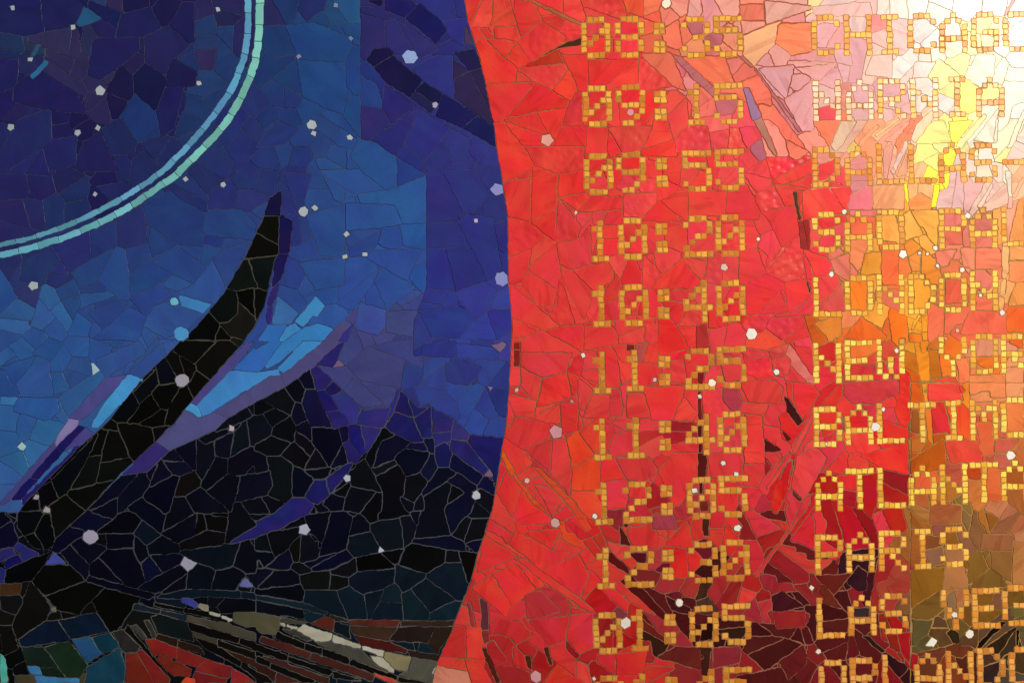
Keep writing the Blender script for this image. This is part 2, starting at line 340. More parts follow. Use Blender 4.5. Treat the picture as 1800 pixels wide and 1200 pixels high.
# ---- tracing of the right half
SEEDS_RIGHT = """
@800 0 3.6 r
100 40 dc3c34;180 60 e25040 r;310 60 dd4a38 r;320 130 e04a34;450 110 e03f38;400 40 e04440;330 210 e2402e;600 50 e54038;760 60 ea5044;620 130 e03c38
730 200 e03f3c r;540 230 de4038 r;860 30 1000 80 d8443c r;1150 40 ea5a34;300 290 d83a30;410 350 e8382c;180 300 330 480 e8382a;430 450 680 430 e04a40 r
760 320 e84a40;760 420 e83a2c;350 620 e5402c;440 490 d84030;470 640 700 620 e2302c;720 560 e83028;470 750 dd3c34 r;350 700 e03a30;760 680 dd3c3c r
600 740 e43430;440 840 e83a30;290 800 360 1050 e83a2e;720 860 e03030;640 980 d83a38 r;580 1110 e8362e;720 1090 e8362c;450 1170 e84038;900 880 ea4030
1000 880 e83a2c;870 500 1100 400 ea382c;1010 530 1130 420 ea3c30;1260 450 e04040 r;1320 400 e06850;1400 480 e06878;1110 880 dd4040 r;1340 780 1230 900 ea4030
1290 930 ea4530;1400 680 ee5048;1470 850 e84448 r;1660 870 ee5050;1780 880 ec5048;1640 440 ec7050;1760 420 dc7068;1700 500 ee5c40;1240 60 e87050;1340 100 e88068
1420 40 e89080;1520 50 e8a098;1600 40 1620 180 e0909a;1720 40 eea090;1380 210 ee7058;1460 220 ea7058;1260 110 ee6048;1240 250 e06048;1210 170 ec6048
1520 180 b86068;1520 290 e08a60;1650 220 1780 320 e8886c;1640 250 b86068;1660 320 d87070;1490 520 e08080;1560 620 e87060;1590 690 e87060;1700 680 c0606c
1540 1030 e83038;1480 1090 e04040;1560 1130 ea3830;1640 1050 e03038;1720 1090 ea4848;1380 1080 ea3c30;1100 1150 dd4048 r;1230 1100 e43838;1110 1040 ea3028
1020 1100 e03028;900 1050 e03030;900 1150 e04048;1100 180 e03040;1100 300 e83848;890 300 e83030;900 190 d84850;1110 610 ea3028;900 720 e84030;1020 720 e84040
870 610 d83030;1230 640 e83028;1620 780 ec6060;1720 300 e8886c;1050 730 e04038;980 130 e24a48
@1300 0 3.6 r
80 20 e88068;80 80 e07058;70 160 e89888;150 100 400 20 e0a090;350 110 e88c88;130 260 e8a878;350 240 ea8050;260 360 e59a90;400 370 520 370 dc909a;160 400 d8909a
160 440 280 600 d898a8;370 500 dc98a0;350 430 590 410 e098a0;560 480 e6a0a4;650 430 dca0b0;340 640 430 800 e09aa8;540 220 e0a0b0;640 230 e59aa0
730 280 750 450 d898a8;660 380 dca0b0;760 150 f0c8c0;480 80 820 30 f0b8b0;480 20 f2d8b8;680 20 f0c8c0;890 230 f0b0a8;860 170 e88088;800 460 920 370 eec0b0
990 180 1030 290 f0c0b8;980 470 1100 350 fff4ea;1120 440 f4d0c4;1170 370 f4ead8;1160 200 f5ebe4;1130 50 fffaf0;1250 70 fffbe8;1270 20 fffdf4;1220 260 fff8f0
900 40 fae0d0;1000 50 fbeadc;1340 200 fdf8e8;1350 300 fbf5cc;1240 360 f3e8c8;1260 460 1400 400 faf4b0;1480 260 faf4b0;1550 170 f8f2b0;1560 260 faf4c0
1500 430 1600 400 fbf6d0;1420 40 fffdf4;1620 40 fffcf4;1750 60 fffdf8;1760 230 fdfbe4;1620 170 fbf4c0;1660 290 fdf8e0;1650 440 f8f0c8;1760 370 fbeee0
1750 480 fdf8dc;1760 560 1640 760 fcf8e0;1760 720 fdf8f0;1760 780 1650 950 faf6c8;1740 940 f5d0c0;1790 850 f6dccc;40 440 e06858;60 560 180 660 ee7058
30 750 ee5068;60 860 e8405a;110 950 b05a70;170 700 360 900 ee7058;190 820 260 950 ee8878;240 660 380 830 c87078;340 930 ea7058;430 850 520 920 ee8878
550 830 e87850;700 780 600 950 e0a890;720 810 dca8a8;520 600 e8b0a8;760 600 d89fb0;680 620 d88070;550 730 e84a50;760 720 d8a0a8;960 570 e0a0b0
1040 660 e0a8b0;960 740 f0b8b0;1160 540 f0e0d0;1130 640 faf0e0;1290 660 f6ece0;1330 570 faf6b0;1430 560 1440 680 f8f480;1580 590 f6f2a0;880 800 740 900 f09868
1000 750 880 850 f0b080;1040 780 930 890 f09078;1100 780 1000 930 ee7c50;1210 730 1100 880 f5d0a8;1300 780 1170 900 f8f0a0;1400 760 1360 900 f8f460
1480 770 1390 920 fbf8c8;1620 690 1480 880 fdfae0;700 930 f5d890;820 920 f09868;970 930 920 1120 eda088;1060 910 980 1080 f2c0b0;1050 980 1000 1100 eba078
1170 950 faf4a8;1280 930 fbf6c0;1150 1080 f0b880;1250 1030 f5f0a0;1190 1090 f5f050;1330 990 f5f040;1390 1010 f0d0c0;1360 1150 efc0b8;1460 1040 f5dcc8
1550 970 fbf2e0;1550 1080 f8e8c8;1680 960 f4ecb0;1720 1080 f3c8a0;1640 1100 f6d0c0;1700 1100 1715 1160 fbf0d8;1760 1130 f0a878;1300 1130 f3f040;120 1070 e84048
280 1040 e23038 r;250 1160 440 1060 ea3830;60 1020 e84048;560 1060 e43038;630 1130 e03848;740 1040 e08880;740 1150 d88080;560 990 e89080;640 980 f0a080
@800 300 3.6 r
400 120 e84040;390 190 e23838;560 50 550 250 ea3a30;700 80 ea362c;580 340 e83830;420 390 e04038 r;500 520 610 440 e05040;690 260 710 420 e24040 r;760 190 e03434 r
850 230 1040 200 e44038;820 300 d84848;900 290 e04848;1000 290 e43838;1150 210 e44848 r;1200 310 1400 290 ea3830;1400 210 ee4030;1580 210 ee4228;1740 210 e43c38
1230 80 e84844;1310 130 ea4038;980 390 e03434;980 470 e83030;1100 400 d84038;1140 480 e43838;1240 420 e04048;500 620 620 520 ea4040;360 620 460 520 e83c3c
830 380 720 560 e44444;400 680 e44040;470 680 600 800 e03c3c;680 600 800 900 e24040;780 640 960 660 e43c3c;1020 620 e04848;1120 640 e42c2c;1220 600 e04040 r
1310 580 e84848;1300 720 1500 700 e83c30;1520 610 d84040;1620 620 e04848 r;1770 630 dd4848;380 780 500 950 e83c3c;660 740 700 950 d83838 r;860 850 e44444
990 780 dd3838;990 880 e03840;1120 800 e04048;1240 840 e03038;1400 880 e43030;1400 780 dc3c44;1500 930 e04048;1640 940 ea3c34;1620 790 e04450;1770 870 e82c2c
420 1010 e03838;440 1100 620 1120 e84040;600 1020 780 1080 e23434;860 1040 980 1040 e43c3c;1060 1020 1130 1030 e04040;1230 1010 dc3c40 r;1330 980 1380 1120 e82c28
1460 1040 e43838;1560 1030 b83430;1650 1050 e04444;1760 1060 dd3c40;1180 1130 b84848;1230 1150 e43434;1050 1140 e84040;1530 380 dd3848;1560 480 e04048
1400 390 e84038;1760 450 e84040
@1300 300 3.6 r
60 190 e04444;120 80 e84048;190 170 e24048 r;320 100 ea3830;60 400 e84040;240 300 e83a38;160 350 e04048;200 440 e04048;80 580 e84440;250 620 340 500 e04040 r
60 800 240 740 e83040;200 830 e83848;340 760 ea3440;380 850 e43c48;520 180 ea3830;600 130 660 240 e83c34;700 230 820 150 e87078;740 90 d88080;940 170 eda068
1140 200 f09040;1170 130 f0b070;1090 120 e8a868;1370 50 1350 200 eeb8b8;1460 180 e8b0b8;1590 90 1510 220 f2c8b8;1600 190 1660 130 f2c0a8;1760 90 f2b890
960 370 efa044;1060 280 1110 400 efa844;1140 270 1220 430 efa83c;1090 470 e88a28;1140 420 1220 500 f0a040;1040 250 f0a838;1350 310 e07068;1360 440 e06a50
1450 440 dd7868;1550 330 c86858;1540 450 e07060;1750 260 1740 420 e89048;1700 260 1705 420 e8a080;550 330 e03030;550 440 e03c48;640 390 d85058;470 400 ee5450
490 570 e83440;610 580 680 680 e07060;750 360 e8643c;750 520 e88050;820 540 860 640 ea9830;940 530 950 700 ec6c34;1030 600 e87838;1110 590 e88a38
1190 560 1190 660 e88828;1260 530 1360 510 e87860;1440 550 e88868;1350 610 e07048;1510 560 1640 550 e87858;1680 500 1675 660 edb070;1750 620 e88850
1740 520 e89858;610 740 e04048;560 840 640 780 d85050;760 790 ef7c20;950 810 e06850;1130 700 1130 860 efa030;1340 770 e05c40;1550 680 e07060;1560 840 e0704c
1665 700 1655 780 eaa060;1760 800 e89048;1740 920 e86424;1240 880 1240 1040 e86848;1330 930 1400 930 e8684c;1420 1000 1660 940 e86448;570 1000 e08030
500 1030 d06020;700 1040 860 1020 e86420;680 950 e88050;890 940 f09838;930 1000 e06828;960 950 1040 1040 ee7018;1100 1000 f0a030;1100 1060 e87820
1170 940 1170 1040 f09020;1220 1110 c86818;1170 1110 ef8c20;100 960 dc3848 r;240 1010 350 980 e03848 r;390 1030 dd3838;110 1090 200 1060 ee4838;100 1150 e04444 r
400 1120 e04050;270 1140 d05048 r;1640 320 1640 440 e8a050
@800 600 3.6 r
450 60 700 120 ea4444;380 200 e84444;440 200 520 300 e04040;640 290 de3030 r;770 160 d83030 r;750 270 e43828;840 150 dd4848;800 260 820 400 e04448
860 200 e04048;990 100 990 270 e83838;1070 210 e83c3c;1200 210 e03c30;1400 180 d83c3c r;1220 330 1400 350 e83434;1500 170 d83434;1450 450 e43c3c
1640 250 e04448;1740 200 e04448;1650 340 1650 480 e84040;840 440 950 370 dd4040;1020 340 1010 440 d83c44;1150 400 e84440;1070 480 e04848;380 360 460 440 e24040
350 460 e84444;520 460 640 420 ea4440;720 420 720 540 e43434;360 560 560 540 e23c40;500 660 600 760 d83c3c;660 650 660 900 e84444;790 680 ea5024;830 620 e44830
760 900 900 780 e85024;780 960 860 1040 e25030;340 670 420 770 e84038;470 830 ea4440;500 900 640 1020 ea4440;300 860 350 1000 e03434;430 980 500 1160 e83430
250 1160 310 1060 e24040;700 1090 d83034;760 1160 e02c2c;1000 600 1080 680 dc3c48;1200 540 d84040;1210 600 b82c2c;1240 660 d84848;1060 760 1220 820 d43c40
1320 780 1480 800 d0343a;1330 900 1440 920 d83434;940 800 1040 800 e03430;1180 930 e03838;1000 920 1010 1020 d83848;1260 960 a82028;1420 680 e03838
1430 540 a0202a;1410 590 b02030;1440 1080 b03038;1150 1080 c02c34;1200 1180 d84030;1700 1000 d83030;1720 760 d83c40;1740 340 b03848;1750 640 d04448
1660 1130 c82c2c;1760 1170 d83830;1020 1110 902830
@1300 600 3.6 r
120 150 e03030 r;280 120 d84448 r;320 80 400 200 d87068;400 80 d83848;540 70 c82020;560 220 d82c38;720 60 840 60 e87030;780 190 cc3c20;830 110 d05030
930 60 d05838;920 170 d02c40;980 150 d03040;1060 90 1120 180 c86c14;1100 40 e09028;1165 20 1170 240 ee9020;1220 80 1240 220 c86c18;1290 150 e87020;1340 50 ea7020
1410 140 1410 240 e87848;1560 60 d88868;1560 140 e87424;1740 250 e09060;1480 270 1660 300 e88450;1540 350 e08858;1210 330 1380 300 ea4428;1430 260 1435 360 ea8828
1110 230 1110 360 d86018;1170 260 1170 360 f09028;50 300 230 330 dc3c40;380 240 d84040;370 300 430 450 e03430;100 420 dd4040;200 500 260 420 d83c48
290 480 350 600 c8202c;90 500 100 700 e0383c;190 560 d83848;340 690 450 520 dd4044;230 740 d03c40;190 900 300 700 dd3c40;100 850 dc3c40;240 1000 320 760 cc1818
380 900 460 700 d84448;520 380 620 310 c82020;700 320 960 290 cc3c48;680 370 dd3828;960 390 dd3c30;1035 250 1035 500 dc2420;550 490 d82828;760 500 d82820
830 420 d03848;960 460 d03c48;920 580 1040 600 d82820;720 640 800 640 ee4418;880 760 1040 720 e02c20;640 760 e03c28;740 760 dc3c30;520 760 620 670 d83848
1100 520 985020;1260 480 c83018;1380 420 1430 560 dd5420;1110 650 c06828;1100 740 1280 680 b85010;1340 700 1500 700 dd5038;1550 520 1560 700 d86038
1520 410 e88858;1740 430 1740 530 e07840;1680 640 c85c48;1740 650 c87040;1590 730 c05040;1640 740 c86050;1780 720 c06838;1370 820 c05840;1150 890 e06038
1140 990 b05c30;1340 960 b06828;1480 840 b83c18;1460 900 1520 1020 c87038;1600 830 1600 940 d86838;1740 880 a05020;1740 980 a86030;1580 1070 c07850
1250 1070 1340 1080 a86038;1390 1040 1460 1100 806030;1120 1090 a87038;1550 1110 a86828;1700 1070 b06848;1740 1160 b06840;700 900 cc2828;560 920 b01c18
820 880 830 1060 b01818;690 980 a81820;930 860 1050 900 901820;940 970 1040 990 b01c20;990 1120 b81818;870 1130 d83848;780 1090 810 1150 901418
650 1100 740 1160 b81420;540 1030 600 1160 a81820;490 1140 d03034;380 1180 450 1050 c02028;300 960 370 1050 d03840;160 1040 b82c38;80 1000 d03030
240 1130 c83028
@800 867 3.6 r
220 150 340 280 e83c3c;450 240 640 260 e23830;690 310 d83c3c;740 200 850 270 d82428;380 290 600 430 ec3c38;190 340 380 460 ec3c38;600 480 780 560 e83834
290 560 460 560 ec3834;180 540 300 680 ec3c34;680 220 780 330 e84c28;220 280 400 390 d84030;840 390 e0343a;850 290 900 360 c83028;890 290 940 330 c03028
890 470 d83c28;860 540 800 640 dc3430;870 660 980 730 c01c20;950 610 1060 700 d83030;1060 600 1200 720 d84020;1140 240 1290 290 d83c28;1350 310 1460 200 c83028
1000 290 c02c30;990 320 1060 400 d04844;1100 430 d03430;1020 510 d84030;1160 500 1260 530 702020;1290 470 601420;1260 430 b03438;1290 390 b83840
1430 360 1430 500 cc2420;1520 420 d03028;1580 370 601420;1580 480 3a1410;1530 210 d83828;1660 260 c83828;1740 240 d82820;480 650 640 740 c03438
360 760 420 720 dc3838;480 800 700 880 d0303a;770 800 800 960 d83440;260 830 400 860 c83034;60 640 c03034;40 760 e04040;240 760 d03440;30 900 c83034
100 890 120 1010 e84038;100 1080 130 1170 e83c34;40 1080 d84038;30 1160 d88870;280 960 330 1060 c02c30;270 1100 400 1150 a82c28;480 1000 c02c28;540 1040 b02820
400 1060 c83030;620 980 680 1060 d03438;680 1160 d02c28;800 1110 d83c3c;820 1030 890 1010 b82428;950 1040 d03030;1040 1040 1180 1060 c82828;890 1090 960 1110 a81c20
1210 960 1230 1060 a02828;1230 1090 1350 1080 c83028;1320 1020 1540 1030 5c1c18;1590 980 1590 1080 381a12;1640 1050 1790 1030 80242a;1400 1110 1500 1140 902828
960 850 a02420;960 930 b02020;1100 930 b01820;1130 720 1130 880 c02024;1040 750 703038;1220 760 1300 850 a83038;1140 610 1300 760 481010;1260 630 1360 760 501418
1220 840 1300 900 601814;1220 900 1300 1000 301810;1210 790 601418;1320 580 1430 570 a83030;1400 650 601820;1380 720 1460 740 3a1214;1430 770 1460 860 401010
1410 900 1460 940 a02c30;1480 600 1520 560 a83030;1470 690 481214;1570 580 1570 640 3a2014;1580 680 403020;1640 640 1700 580 a82c2c;1720 640 1790 560 982424
1550 790 501418;1530 870 381010;1580 880 200808;1680 820 1740 810 3c1414;1760 880 2c1810;1670 930 301010;1740 960 381010;1760 760 a02c2c
@1300 867 3.6 r
60 260 801820;60 140 180 230 c83440;190 130 260 170 5a1418;140 280 240 250 a82420;80 320 130 460 c82c38;370 240 440 130 c82430;330 300 460 390 5c1418
320 350 460 440 c84030;210 430 400 540 982024;190 470 280 540 5c1418;180 560 280 600 a02830;40 570 100 580 b02020;50 640 d84030;150 650 a02020
240 650 380 700 3a1018;230 780 400 790 982428;160 700 180 800 b83038;90 760 a82c34;360 660 420 710 401014;410 600 450 660 802024;440 540 520 640 782020
540 540 640 600 5a1814;640 630 680 700 3c0f12;540 620 600 690 5c2014;700 560 790 500 2c1018;815 520 825 620 3c1018;850 620 890 520 a02824;920 600 1060 540 a83c30
540 720 640 760 3c0f12;560 830 660 830 4a1414;720 620 801c20;770 850 481414;440 720 460 880 3c1014;440 900 481014;120 860 3c1012;240 860 300 870 4a1414
40 930 200 920 481414;180 1000 360 920 401010;30 1040 120 1100 902028;120 1050 380 980 581418;300 1080 420 1080 5c1818;460 1000 701c20;180 1140 280 1140 4a1414
530 940 680 920 4a1414;640 1000 680 950 501414;690 970 720 920 581418;740 920 880 1000 4c1414;860 910 910 950 701818;940 900 1000 1000 902818;1010 900 1070 1060 a81820
980 1000 1020 1060 a02820;950 1040 1060 1130 2c0f14;1020 1150 1060 1100 301010;980 1160 701418;560 1160 701820;770 1110 581418;1100 130 1180 190 a06028
1270 150 905040;1370 150 a85838;1430 100 1440 200 706030;1110 300 1130 400 a05c28;1220 330 784020;1230 370 906048;1350 300 805020;1370 390 a87048;1440 320 805038
1470 180 1540 330 7c5030;1570 130 1620 180 985820;1620 220 1720 180 985c3c;1570 330 1720 300 8a5434;1460 420 1540 400 745020;1600 420 1680 450 7a5028
1480 560 1620 530 6c4c20;1770 280 b87850;1770 360 1770 540 b07440;1110 560 1270 520 7a5018;1370 480 1350 590 b07444;1110 680 1190 630 6c5028;1200 710 1270 680 6c4c20
1380 620 1380 680 b07048;1340 640 1340 700 806040;1560 680 704818;1640 690 6c5030;1560 760 6c4818;1430 760 604818;1740 660 604c18;1770 750 5c5c28
1110 830 1200 830 504028;1110 950 1160 910 505028;1230 870 1330 940 504020;1420 960 1460 920 4c3820;1400 840 5c5020;1560 950 1700 850 504028;1640 980 1680 900 282010
1710 940 302818;1780 800 505030;1250 1000 603020;1200 1100 5a2c18;1360 990 1420 1000 602c1c;1340 1050 1380 1120 703018;1400 1080 1450 1040 4a2014
1570 1060 403020;1560 1130 1620 1080 2c1c1c;1700 1070 303020;1690 1150 404030;1770 1080 3c3018;660 1120 700 1160 4a1216
"""
POLYS_RIGHT = """
@800 0 3.6
red_field b83020 430 425 650 310 690 400
red_field 3a2412 420 425 660 290 800 235 800 285 650 310 480 400
red_field b06040 450 0 540 20 830 160 800 170 520 40
red_field b5666a 1360 340 1440 370 1640 560 1640 620 1500 500
@1300 0 3.6
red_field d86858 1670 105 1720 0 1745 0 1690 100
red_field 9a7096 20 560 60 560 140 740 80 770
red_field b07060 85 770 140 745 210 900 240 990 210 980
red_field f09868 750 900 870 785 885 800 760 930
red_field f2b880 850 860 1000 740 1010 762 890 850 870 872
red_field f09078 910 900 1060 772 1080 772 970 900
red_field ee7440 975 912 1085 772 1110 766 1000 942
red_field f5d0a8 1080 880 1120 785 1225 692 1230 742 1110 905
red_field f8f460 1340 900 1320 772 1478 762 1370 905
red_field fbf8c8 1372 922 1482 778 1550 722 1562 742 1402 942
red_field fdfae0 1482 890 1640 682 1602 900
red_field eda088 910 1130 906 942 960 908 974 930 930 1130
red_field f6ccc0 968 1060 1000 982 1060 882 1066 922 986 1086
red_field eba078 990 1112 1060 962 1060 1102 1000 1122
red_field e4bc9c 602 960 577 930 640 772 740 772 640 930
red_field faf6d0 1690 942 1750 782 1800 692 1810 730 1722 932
red_field b86a72 80 420 100 432 392 832 372 842 270 702
red_field b06a60 20 355 86 420 72 432 0 372
@800 300 3.6
red_field 701a18 1085 1095 1140 1095 1140 1140 1085 1140
red_field 80201c 370 1080 412 1080 412 1128 370 1128
red_field 7a1e1c 370 1135 412 1135 412 1240 372 1240
@1300 300 3.6
red_field 3a2810 335 135 360 130 390 300 375 320
red_field 8a1e18 370 320 400 316 425 500 385 490
red_field 8a1e18 404 316 440 310 445 500 430 500
red_field 3a1c10 400 560 450 770 435 775
red_field f0ee30 1035 60 1055 60 1070 200 1050 205
red_field f4f020 1230 90 1270 90 1240 230 1210 240
red_field f5f230 1290 20 1335 15 1310 125 1285 90
red_field f4d4c4 1500 232 1590 84 1606 90 1532 236
red_field fbf0d8 1680 0 1716 0 1722 160 1700 166
red_field f0b890 1722 162 1790 40 1806 60 1742 172
red_field f0b0a0 1690 240 1700 170 1726 170 1726 236
red_field edb070 1660 480 1702 480 1692 680 1660 680
red_field ecb070 1650 700 1690 690 1680 780 1645 792
red_field e8a868 1640 800 1672 800 1666 882 1640 882
red_field f0a830 1075 1012 1130 910 1148 915 1096 1002
red_field f09c28 1146 926 1190 910 1186 1020 1156 1022
@800 600 3.6
red_field e86020 300 680 380 820 350 850 290 720
red_field e05028 490 790 540 800 760 1020 870 1180 820 1200 720 1040
red_field d85028 370 830 530 1030 630 1140 600 1110 500 1040 360 850
red_field 6a1414 1530 180 1580 180 1570 270 1535 270
red_field 6a1814 1535 310 1560 310 1560 520 1535 470
red_field 4a0e0c 1540 520 1565 520 1560 620 1535 600
red_field 4a100e 1540 640 1565 650 1565 700 1540 700
red_field 4a1210 1535 705 1595 705 1590 860 1530 860
red_field 4a1010 1540 890 1570 890 1565 970 1540 960
red_field 701c1c 1550 1005 1600 1005 1605 1075 1550 1075
red_field 3c1812 1560 1120 1610 1120 1610 1200 1560 1200
red_field a03a4a 1245 1100 1380 1095 1420 1190 1240 1190
red_field 3c1410 1060 1150 1110 1150 1080 1180
@1300 600 3.6
red_field e87824 1170 430 1210 420 1225 660 1190 620
red_field dd4448 330 690 470 420 486 446 352 712
red_field e03c40 165 930 310 692 326 726 186 932
red_field cc1818 205 1080 200 1000 300 762 338 742 300 960 240 1092
red_field 3a1012 280 340 310 360 400 500 370 540 300 450
red_field 4a0f10 150 610 190 640 270 690 160 700
red_field 501414 250 540 330 620 300 630
red_field 5a2420 330 930 400 1000 380 1010 335 970
red_field 8a1a20 160 720 205 800 160 860
@800 867 3.6
red_field e04028 390 400 450 420 820 680 900 760 860 760 560 560 400 430
red_field 4a1410 1040 190 1120 325 1045 325
red_field 501010 970 360 1100 470 1105 515 1030 470 970 420
red_field 4c1016 1100 375 1215 370 1210 440 1150 435
red_field 40180f 1565 160 1610 160 1610 270 1570 270
red_field 5a2838 160 650 210 690 215 860 165 860
red_field 7a2c28 165 865 215 860 220 930 185 960
red_field a83038 70 680 100 690 130 850 100 840
red_field 801820 690 920 790 1030 770 1045 710 990
red_field 4a1c14 165 970 195 970 290 1190 260 1200
red_field 4a1c14 440 1020 480 1025 490 1120 460 1100
red_field 502018 560 970 590 970 620 1080 600 1090
@1300 867 3.6
red_field d83c40 400 30 450 0 450 60 110 530 90 510 330 200
red_field 302826 720 720 820 720 820 780 720 780
red_field 26140c 770 900 820 900 930 1000 900 1010
red_field 282010 1310 880 1350 850 1385 880 1390 950 1350 950
red_field 100c0a 1640 810 1690 810 1525 980 1480 1010 1515 940
red_field 0c0a08 1750 860 1770 860 1765 960 1748 960
"""
# lettering: text, then per character the left column x and top row y (pixels)
TIMES = [
 ("08:35", [(1026,35.5),(1085,34.8),(1153,35.5),(1201,35),(1258.5,33.3)]),
 ("09:15", [(1028.3,156),(1087,154),(1155,155),(1202.5,153),(1259.4,151.6)]),
 ("09:55", [(1030.4,275),(1087.7,272),(1157.6,272),(1204,270.4),(1261,267.8)]),
 ("10:20", [(1033.5,392.8),(1091,389),(1158,387),(1205.6,384.6),(1262,383)]),
 ("10:40", [(1035.5,506.7),(1092.7,505),(1160.6,503.5),(1206,499),(1263,497.8)]),
 ("11:25", [(1036.5,623.6),(1094.5,620.5),(1162,620),(1209,617),(1264.6,614)]),
 ("11:40", [(1037.5,740.8),(1096.2,738),(1163,734),(1210,732),(1265.6,728)]),
 ("12:05", [(1040.2,853.7),(1099,851),(1166,847),(1211.8,844),(1267.4,841)]),
 ("12:30", [(1043.4,966.7),(1102.4,964),(1168,960.5),(1214.8,956.5),(1270.8,953)]),
 ("01:05", [(1046.8,1081),(1103.3,1076),(1171.8,1073),(1216,1069.4),(1273,1065)]),
 ("01:45", [(1050,1192),(1107.5,1189),(1175,1184.5),(1219,1181),(1275.8,1177)]),
]
PLACES = [
 ("CHICAGO", [(1430.7,32.2),(1487,32),(1543.2,31),(1599.5,29),(1655,28),(1710.4,27),(1766.7,26)]),
 ("NARNIA",  [(1433,147),(1490.7,146),(1546.7,144),(1604,142.8),(1662,140.6),(1720,140.6)]),
 ("DALLAS-", [(1432,263.8),(1488.4,262),(1544.4,258.5),(1600.4,257.8),(1653,256),(1707.8,256),(1765,254.5)]),
 ("SAO PAU", [(1432,378),(1488,376.6),(1545,374),None,(1654,372),(1708,370.6),(1763.8,368)]),
 ("LONDON",  [(1433.8,491),(1489,489.6),(1544.4,487.3),(1600,486.7),(1654,483.8),(1709,480.7)]),
 ("NEW YOR", [(1433.8,607.8),(1489,603.3),(1545,601),None,(1654,596.7),(1709.6,592),(1763,591.6)]),
 ("BALTIMO", [(1434.4,719.6),(1489.6,716),(1545,713.8),(1600.7,711.8),(1655.5,708.4),(1709,707.8),(1763.8,703)]),
 ("ATLANTA", [(1436.7,831.7),(1490.7,828),(1546.7,827),(1600.7,822.8),(1655.6,821),(1709,816.6),(1763.8,814)]),
 ("PARIS",   [(1437,944),(1491.8,939.4),(1548.4,937),(1601.5,934),(1657,930)]),
 ("LAS VEG", [(1439.6,1055.4),(1495,1050),(1550,1047),None,(1658.4,1040.6),(1712.9,1038),(1765.6,1033)]),
 ("ORLANDO", [(1443.8,1164.4),(1498.4,1160.4),(1555,1155.5),(1611,1151),(1666.7,1148.4),(1722,1143),(1778,1141)]),
]
FONT = {
 '0':"01110 10001 10011 10101 11001 10001 01110", '1':"00100 01100 00100 00100 00100 00100 01110",
 '2':"01110 10001 00001 00110 01000 10000 11111", '3':"01110 10001 00001 00110 00001 10001 01110",
 '4':"00010 00110 01010 10010 11111 00010 00010", '5':"11111 10000 11110 00001 00001 10001 01110",
 '8':"01110 10001 10001 01110 10001 10001 01110", '9':"01110 10001 10001 01111 00001 00010 01100",
 ':':"00000 11000 11000 00000 11000 11000 00000",
 'A':"00100 01010 10001 10001 11111 10001 10001", 'B':"11110 10001 10001 11110 10001 10001 11110",
 'C':"01110 10001 10000 10000 10000 10001 01110", 'D':"11100 10010 10001 10001 10001 10010 11100",
 'E':"11111 10000 10000 11110 10000 10000 11111", 'G':"01110 10001 10000 10111 10001 10001 01110",
 'H':"10001 10001 10001 11111 10001 10001 10001", 'I':"01110 00100 00100 00100 00100 00100 01110",
 'L':"10000 10000 10000 10000 10000 10000 11111", 'M':"10001 11011 10101 10101 10001 10001 10001",
 'N':"10001 10001 11001 10101 10011 10001 10001", 'O':"01110 10001 10001 10001 10001 10001 01110",
 'P':"11110 10001 10001 11110 10000 10000 10000", 'R':"11110 10001 10001 11110 10100 10010 10001",
 'S':"01110 10001 10000 01110 00001 10001 01110", 'T':"11111 00100 00100 00100 00100 00100 00100",
 'U':"10001 10001 10001 10001 10001 10001 01110", 'V':"10001 10001 10001 01010 01010 00100 00100",
 'W':"10001 10001 10001 10101 10101 10101 01010", 'Y':"10001 10001 10001 01010 00100 00100 00100",
 '-':"00000 00000 00000 11111 00000 00000 00000",
}
